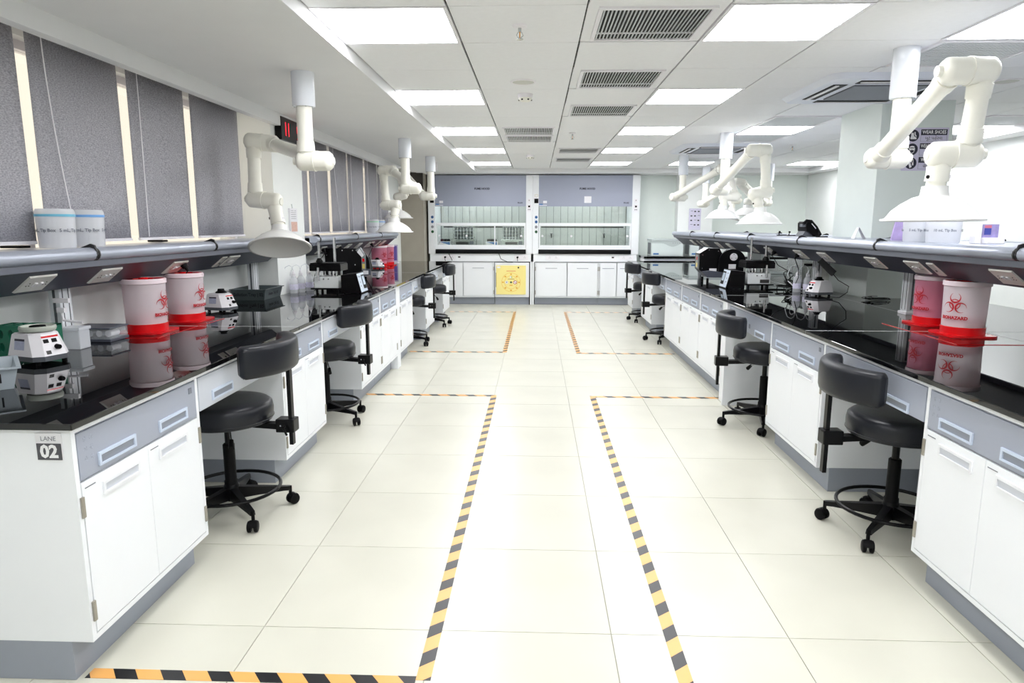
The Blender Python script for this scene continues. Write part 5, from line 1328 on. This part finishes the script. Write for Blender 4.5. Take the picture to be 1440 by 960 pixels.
# ---- roller machine
def roller(x, y, mir, lab):
    t = thing('roller_machine', lab, 'lab device', (x, y, WT), 'black roller machines')
    def X(v): return x + mir*v
    ft = MB()
    for a, b in ((-.15, -.05), (.15, -.05), (-.15, .16), (.15, .16)): ft.cyl((X(a), y+b, WT), (X(a), y+b, WT+.05), .012, n=10)
    ft.build('feet', BLKP, t)
    MB().prism([(X(-.20), WT+.11), (X(-.15), WT+.055), (X(.20), WT+.052), (X(.20), WT+.085), (X(-.12), WT+.12)], 'y', y-.04, y+.18).build('drip_tray', RACE, t)
    # octagonal control housing
    oc = [(X(-.22), WT+.13), (X(-.15), WT+.062), (X(-.02), WT+.062), (X(.0), WT+.12), (X(.0), WT+.28), (X(-.03), WT+.335), (X(-.14), WT+.335), (X(-.22), WT+.285)]
    h = MB().prism(oc, 'y', y+.02, y+.20).build('control_housing', BLKM, t)
    box('panel_strip', mat('panel_grey', (128, 132, 134), 0.4, var=0.05), h, X(-.2205), X(-.2225), y+.06, y+.17, WT+.14, WT+.27)
    box('rocker_switch', RED, h, X(-.2228), X(-.2248), y+.10, y+.13, WT+.22, WT+.25)
    box('warning_label', mat('label_yellow', (222, 204, 110), 0.5, var=0.0), h, X(-.2228), X(-.2236), y+.09, y+.14, WT+.15, WT+.19)
    MB().add([(X(-.218), y+.03, WT+.2875), (X(-.142), y+.03, WT+.3365), (X(-.142), y+.19, WT+.3365), (X(-.218), y+.19, WT+.2875)], [(0,1,2,3)]).build('top_label', PAPER, h)
    for a, z in ((-.19, .27), (-.19, .14), (-.04, .31), (-.13, .32)): MB().cyl((X(a), y+.02, WT+z), (X(a), y+.017, WT+z), .005, n=8).build('bolt', CHROME, h)
    box('white_label', PAPER, h, X(-.12), X(-.05), y+.0178, y+.0195, WT+.09, WT+.14)
    # drum and cover
    MB().cyl((X(.09), y-.01, WT+.20), (X(.09), y+.17, WT+.20), .085, n=28).build('drum', BLKP, t)
    MB().prism([(X(.0), WT+.30), (X(.03), WT+.325), (X(.13), WT+.325), (X(.17), WT+.29)], 'y', y+.0, y+.17).build('cover', STEEL, t)
    # arch plate in front
    ar = [(X(-.045), WT+.055)]
    ar += [(X(.085-.13*math.cos(PI*i/20)), WT+.205+.125*math.sin(PI*i/20)) for i in range(21)] + [(X(.215), WT+.055)]
    a_ = MB().prism(ar, 'y', y-.035, y-.018).build('arch_plate', BLKM, t)
    MB().cyl((X(.095), y-.0352, WT+.255), (X(.095), y-.040, WT+.255), .036, n=28).build('hub_disc', WHITEP, a_)
    for k in range(3):
        b = 2*PI*k/3+PI/2; MB().cyl((X(.095)+.024*math.cos(b), y-.040, WT+.255+.024*math.sin(b)), (X(.095)+.024*math.cos(b), y-.042, WT+.255+.024*math.sin(b)), .004, n=8).build('bolt', PRINT, a_)
    box('maker_label', PAPER, a_, X(.05), X(.12), y-.0375, y-.0355, WT+.14, WT+.185)
roller(1.82, 6.72, 1, 'black roller machine with an arch plate and pale disc on the island bench')
def roller_left(x, y):
    t = thing('roller_machine', 'black roller machine with a rounded plate behind the left press', 'lab device', (x, y, WT), 'black roller machines')
    pl_ = [(x-.22, WT+.05), (x-.22, WT+.335), (x+.06, WT+.335)] + [(x+.06+.15*math.sin(PI/2*i/10), WT+.185+.15*math.cos(PI/2*i/10)) for i in range(11)] + [(x+.21, WT+.10), (x+.10, WT+.05)]
    ft = MB()
    for a, b in ((-.16, .02), (.12, .02), (-.16, .18), (.12, .18)): ft.cyl((x+a, y+b, WT), (x+a, y+b, WT+.052), .012, n=10)
    ft.build('feet', BLKP, t)
    a_ = MB().prism(pl_, 'y', y, y+.018).build('front_plate', BLKM, t)
    MB().prism([(x-.20, WT+.06), (x-.20, WT+.32), (x+.05, WT+.32), (x+.16, WT+.24), (x+.19, WT+.12), (x+.10, WT+.06)], 'y', y+.02, y+.22).build('housing', BLKP, t)
    MB().prism([(x+.085, WT+.32), (x+.13, WT+.345), (x+.175, WT+.27), (x+.175, WT+.13), (x+.14, WT+.13), (x+.14, WT+.26)], 'y', y-.03, y-.002).build('control_strip', mat('panel_grey', (128, 132, 134), 0.4), t)
    box('rocker_switch', RED, t, x+.148, x+.168, y-.033, y-.0302, WT+.21, WT+.24); box('warning_label', mat('label_yellow', (222, 204, 110), 0.5), t, x+.146, x+.17, y-.033, y-.0302, WT+.145, WT+.19)
    MB().add([(x+.10, y-.031, WT+.30), (x+.125, y-.031, WT+.335), (x+.165, y-.031, WT+.27), (x+.145, y-.031, WT+.25)], [(0,1,2,3)]).build('top_label', PAPER, t)
    MB().prism([(x+.05, WT+.055), (x+.22, WT+.085), (x+.22, WT+.14), (x+.17, WT+.14), (x+.05, WT+.08)], 'y', y-.02, y-.001).build('drip_tray', RACE, t)
    box('white_label', PAPER, t, x+.15, x+.20, y-.022, y-.0205, WT+.09, WT+.125)
    for a, z in ((-.20, .31), (-.20, .27), (.05, .315), (-.05, .315), (.06, .10), (.07, .18)): MB().cyl((x+a, y-.001, WT+z), (x+a, y-.004, WT+z), .005, n=8).build('bolt', CHROME, a_)
    MB().cyl((x-.1, y+.02, WT+.2), (x-.1, y+.02, WT+.2001), .001, n=6)
roller_left(-1.80, 6.45)

# ---- clutter of instruments behind the island raceway
def instrument(x0, x1, y0, y1, h, mm, lab):
    t = thing('bench_instrument', lab, 'lab device', ((x0+x1)/2, (y0+y1)/2, WT))
    box('housing', mm, t, x0, x1, y0, y1, WT, WT+h, bev=.008)
    box('slot', BLKP, t, x0+.02, x1-.02, y0-.0015, y0-.0002, WT+h-.07, WT+h-.045)
    box('front_plate', STEEL, t, x0+.03, x1-.03, y0-.002, y0-.0002, WT+.03, WT+h-.09)
    box('top_lid', GREYP, t, x0+.03, x1-.03, y0+.03, y1-.03, WT+h+.0005, WT+h+.022, bev=.004)
instrument(2.60, 2.98, 6.75, 7.15, .235, STEEL, 'steel instrument behind the island raceway near the wash bottles')
instrument(2.62, 2.95, 6.22, 6.55, .20, mat('instrument_cream', (222, 224, 214), 0.4, var=0.02), 'cream instrument with a dark slot behind the island post')
instrument(2.60, 3.05, 8.0, 8.5, .24, mat('analyser_white', (214, 224, 222), 0.35), 'white instrument far behind the island roller machine')

# ---- plugs, adaptors and cables
def plug(s, x, y, lab, big=False, side=None):
    t = thing('power_plug', lab, 'plug', (x, y, 1.13), 'black plugs in the raceway sockets')
    A = Vector((x, y, 1.150)); d = Vector((-s*.55, 0, -.83)).normalized()
    MB().cyl(A, A+d*.022, .020, .016, n=14).cyl(A+d*.022, A+d*.045, .010, .006, n=12).build('body', BLKP, t)
    if side: MB().tube([A+d*.04] + [Vector(p) for p in side], .0035, 6).build('cord', BLKP, t)
plug(-1, -2.02, 3.83, 'black power plug in the left socket behind the bins', side=[(-2.05, 3.86, 1.05), (-2.14, 3.95, .95), (-2.2, 4.1, .84), (-2.12, 4.18, .828), (-2.05, 4.16, .826), (-2.10, 4.24, .83)])
plug(-1, -2.02, 6.40, 'black power plug above the left press, first of two', side=[(-2.03, 6.36, 1.06), (-2.02, 6.2, .98), (-1.98, 5.95, .88), (-1.9, 5.75, .86)])
plug(-1, -2.02, 6.47, 'black power plug above the left press, second of two', side=[(-2.02, 6.46, 1.02), (-2.05, 6.40, .95), (-2.1, 6.3, .84)])
plug(-1, -2.02, 6.95, 'black power plug above the left roller machine', side=[(-2.05, 6.93, 1.02), (-2.12, 6.88, .90), (-2.14, 6.82, .83)])
plug(-1, -2.02, 8.30, 'black power plug before the far left bins', side=[(-2.06, 8.32, 1.0), (-2.16, 8.4, .86), (-2.1, 8.5, .83)])
plug(1, 2.11, 5.58, 'black power plug in the island socket over the wash bottles', side=[(2.13, 5.60, 1.03), (2.18, 5.72, .95), (2.2, 5.85, .87), (2.28, 5.98, .83), (2.4, 5.9, .828)])
plug(1, 2.11, 6.12, 'black power plug in the island socket above the press', side=[(2.14, 6.10, 1.03), (2.22, 6.05, .98), (2.26, 6.1, .90), (2.25, 6.2, .84)])
t = thing('power_adaptor', 'big black power adaptor hanging from the socket above the island vortex mixer', 'adaptor', (2.14, 5.0, 1.1))
MB().add([(2.075, 5.02, 1.145), (2.095, 5.09, 1.145), (2.165, 5.0, 1.055), (2.145, 4.93, 1.055), (2.045, 5.02, 1.115), (2.065, 5.09, 1.115), (2.135, 5.0, 1.02), (2.115, 4.93, 1.02)], [(0,1,2,3),(7,6,5,4),(0,4,5,1),(1,5,6,2),(2,6,7,3),(3,7,4,0)]).build('body', BLKP, t)
MB().tube([(2.13, 4.96, 1.04), (2.17, 4.95, .99), (2.28, 5.02, .94), (2.31, 5.10, .89), (2.30, 5.2, .84), (2.27, 5.35, .828)], .003, 6).build('cord', BLKP, t)
def loops(n, cx, cy, rx, ry, mm, nm, lab, r=.0032, seed=1, z=.83, turns=1.4, dz=.12):
    rnd = random.Random(seed); t = thing(nm, lab, 'cable', (cx, cy, WT))
    for k in range(n):
        ph = rnd.uniform(0, 6.28); a = rnd.uniform(.5, 1); b = rnd.uniform(.5, 1); pts = []
        ox, oy = rnd.uniform(-.04, .04), rnd.uniform(-.06, .06)
        for i in range(26):
            u = i/25*2*PI*turns; pts.append((cx+ox+rx*a*math.cos(u+ph), cy+oy+ry*b*math.sin(u*1.1+ph), z+.004*k+max(0, math.sin(u*.7+ph))*dz*(.3 if k % 3 else 1)))
        MB().tube(pts, r, 5).build('cable_loop', mm, t)
loops(6, 2.30, 6.12, .10, .16, BLKP, 'black_cable_bundle', 'tangle of black cables behind the island press', seed=3, r=.004)
loops(3, 2.26, 6.0, .07, .10, WHITEP, 'white_tubing', 'loops of white tubing beside the island wash bottles', seed=5, r=.0035, dz=.20)
loops(3, 2.56, 5.22, .10, .09, BLKP, 'thin_black_cable', 'thin black cables on the worktop right of the island vortex mixer', seed=8, r=.0022, dz=.02)
loops(2, -1.99, 5.84, .05, .07, BLKP, 'black_cable_bundle', 'short black cables between the left wash bottles and the press', seed=9, r=.003, dz=.05)
t = thing('retort_ring', 'flat black ring stand lying behind the wash bottles on the island', 'stand', (2.17, 5.98, WT))
MB().tube([(2.17+.07*math.cos(2*PI*i/28), 5.98+.09*math.sin(2*PI*i/28), WT+.035) for i in range(29)], .006, 7).build('ring', BLKM, t)
for k in range(3):
    a = 2*PI*k/3; MB().cyl((2.17+.07*math.cos(a), 5.98+.09*math.sin(a), WT+.035), (2.17+.08*math.cos(a), 5.98+.10*math.sin(a), WT), .004, n=8).build('leg', BLKM, t)
# violet tube stand at the far left end
t = thing('reagent_stand', 'violet and white reagent card stand at the far end of the left bench', 'stand', (-2.05, 9.95, WT))
box('base', WHITEP, t, -2.16, -2.02, 9.90, 10.02, WT, WT+.012, bev=.002)
box('card', PAPERV, t, -2.13, -2.03, 9.95, 9.962, WT+.0122, WT+.27); box('violet_panel', VIOLET, t, -2.12, -2.045, 9.947, 9.9495, WT+.04, WT+.25)
for k in range(5): MB().cyl((-2.17, 9.80, WT+.01+.045*k), (-2.17, 9.80, WT+.045+.045*k), .016, n=12).build('vial', WHITEP if k % 2 else BLKP, t)

tag(MB().box(-1.46, -1.38, 9.60, 9.66, 2.135, ZS-.0005, bev=.004).build('ceiling_junction_box', WHITEP), 'small white box hanging from the plaster ceiling border by the third left arm', 'box')

# ---- pieces that can be picked apart become parts of their own
def split_islands(o, newname):
    bm = bmesh.new(); bm.from_mesh(o.data); bmesh.ops.remove_doubles(bm, verts=bm.verts, dist=1e-6)
    seen = set(); isl = []
    for v in bm.verts:
        if v in seen: continue
        st, grp = [v], set()
        while st:
            q = st.pop()
            if q in grp: continue
            grp.add(q); st += [e.other_vert(q) for e in q.link_edges]
        seen |= grp; isl.append(grp)
    for grp in isl:
        ix = {v: i for i, v in enumerate(grp)}; me = bpy.data.meshes.new(newname)
        fs = [[ix[v] for v in f.verts] for f in bm.faces if f.verts[0] in grp]
        me.from_pydata([v.co[:] for v in grp], [], fs); me.materials.append(o.data.materials[0])
        p = bpy.data.objects.new(newname, me); COL.objects.link(p); p.parent = o.parent; p.location = o.location
    bm.free(); bpy.data.objects.remove(o)
for o in [o for o in bpy.data.objects if o.name.split('.')[0] in ('feet', 'vials', 'spacer', 'clamp_jaw')]:
    split_islands(o, {'feet': 'foot', 'vials': 'vial'}.get(o.name.split('.')[0], o.name.split('.')[0]))
for o in bpy.data.objects:
    if o.name.split('.')[0] in ('pipette_tips', 'glass_tubes', 'wire_rack'): o['kind'] = 'stuff'
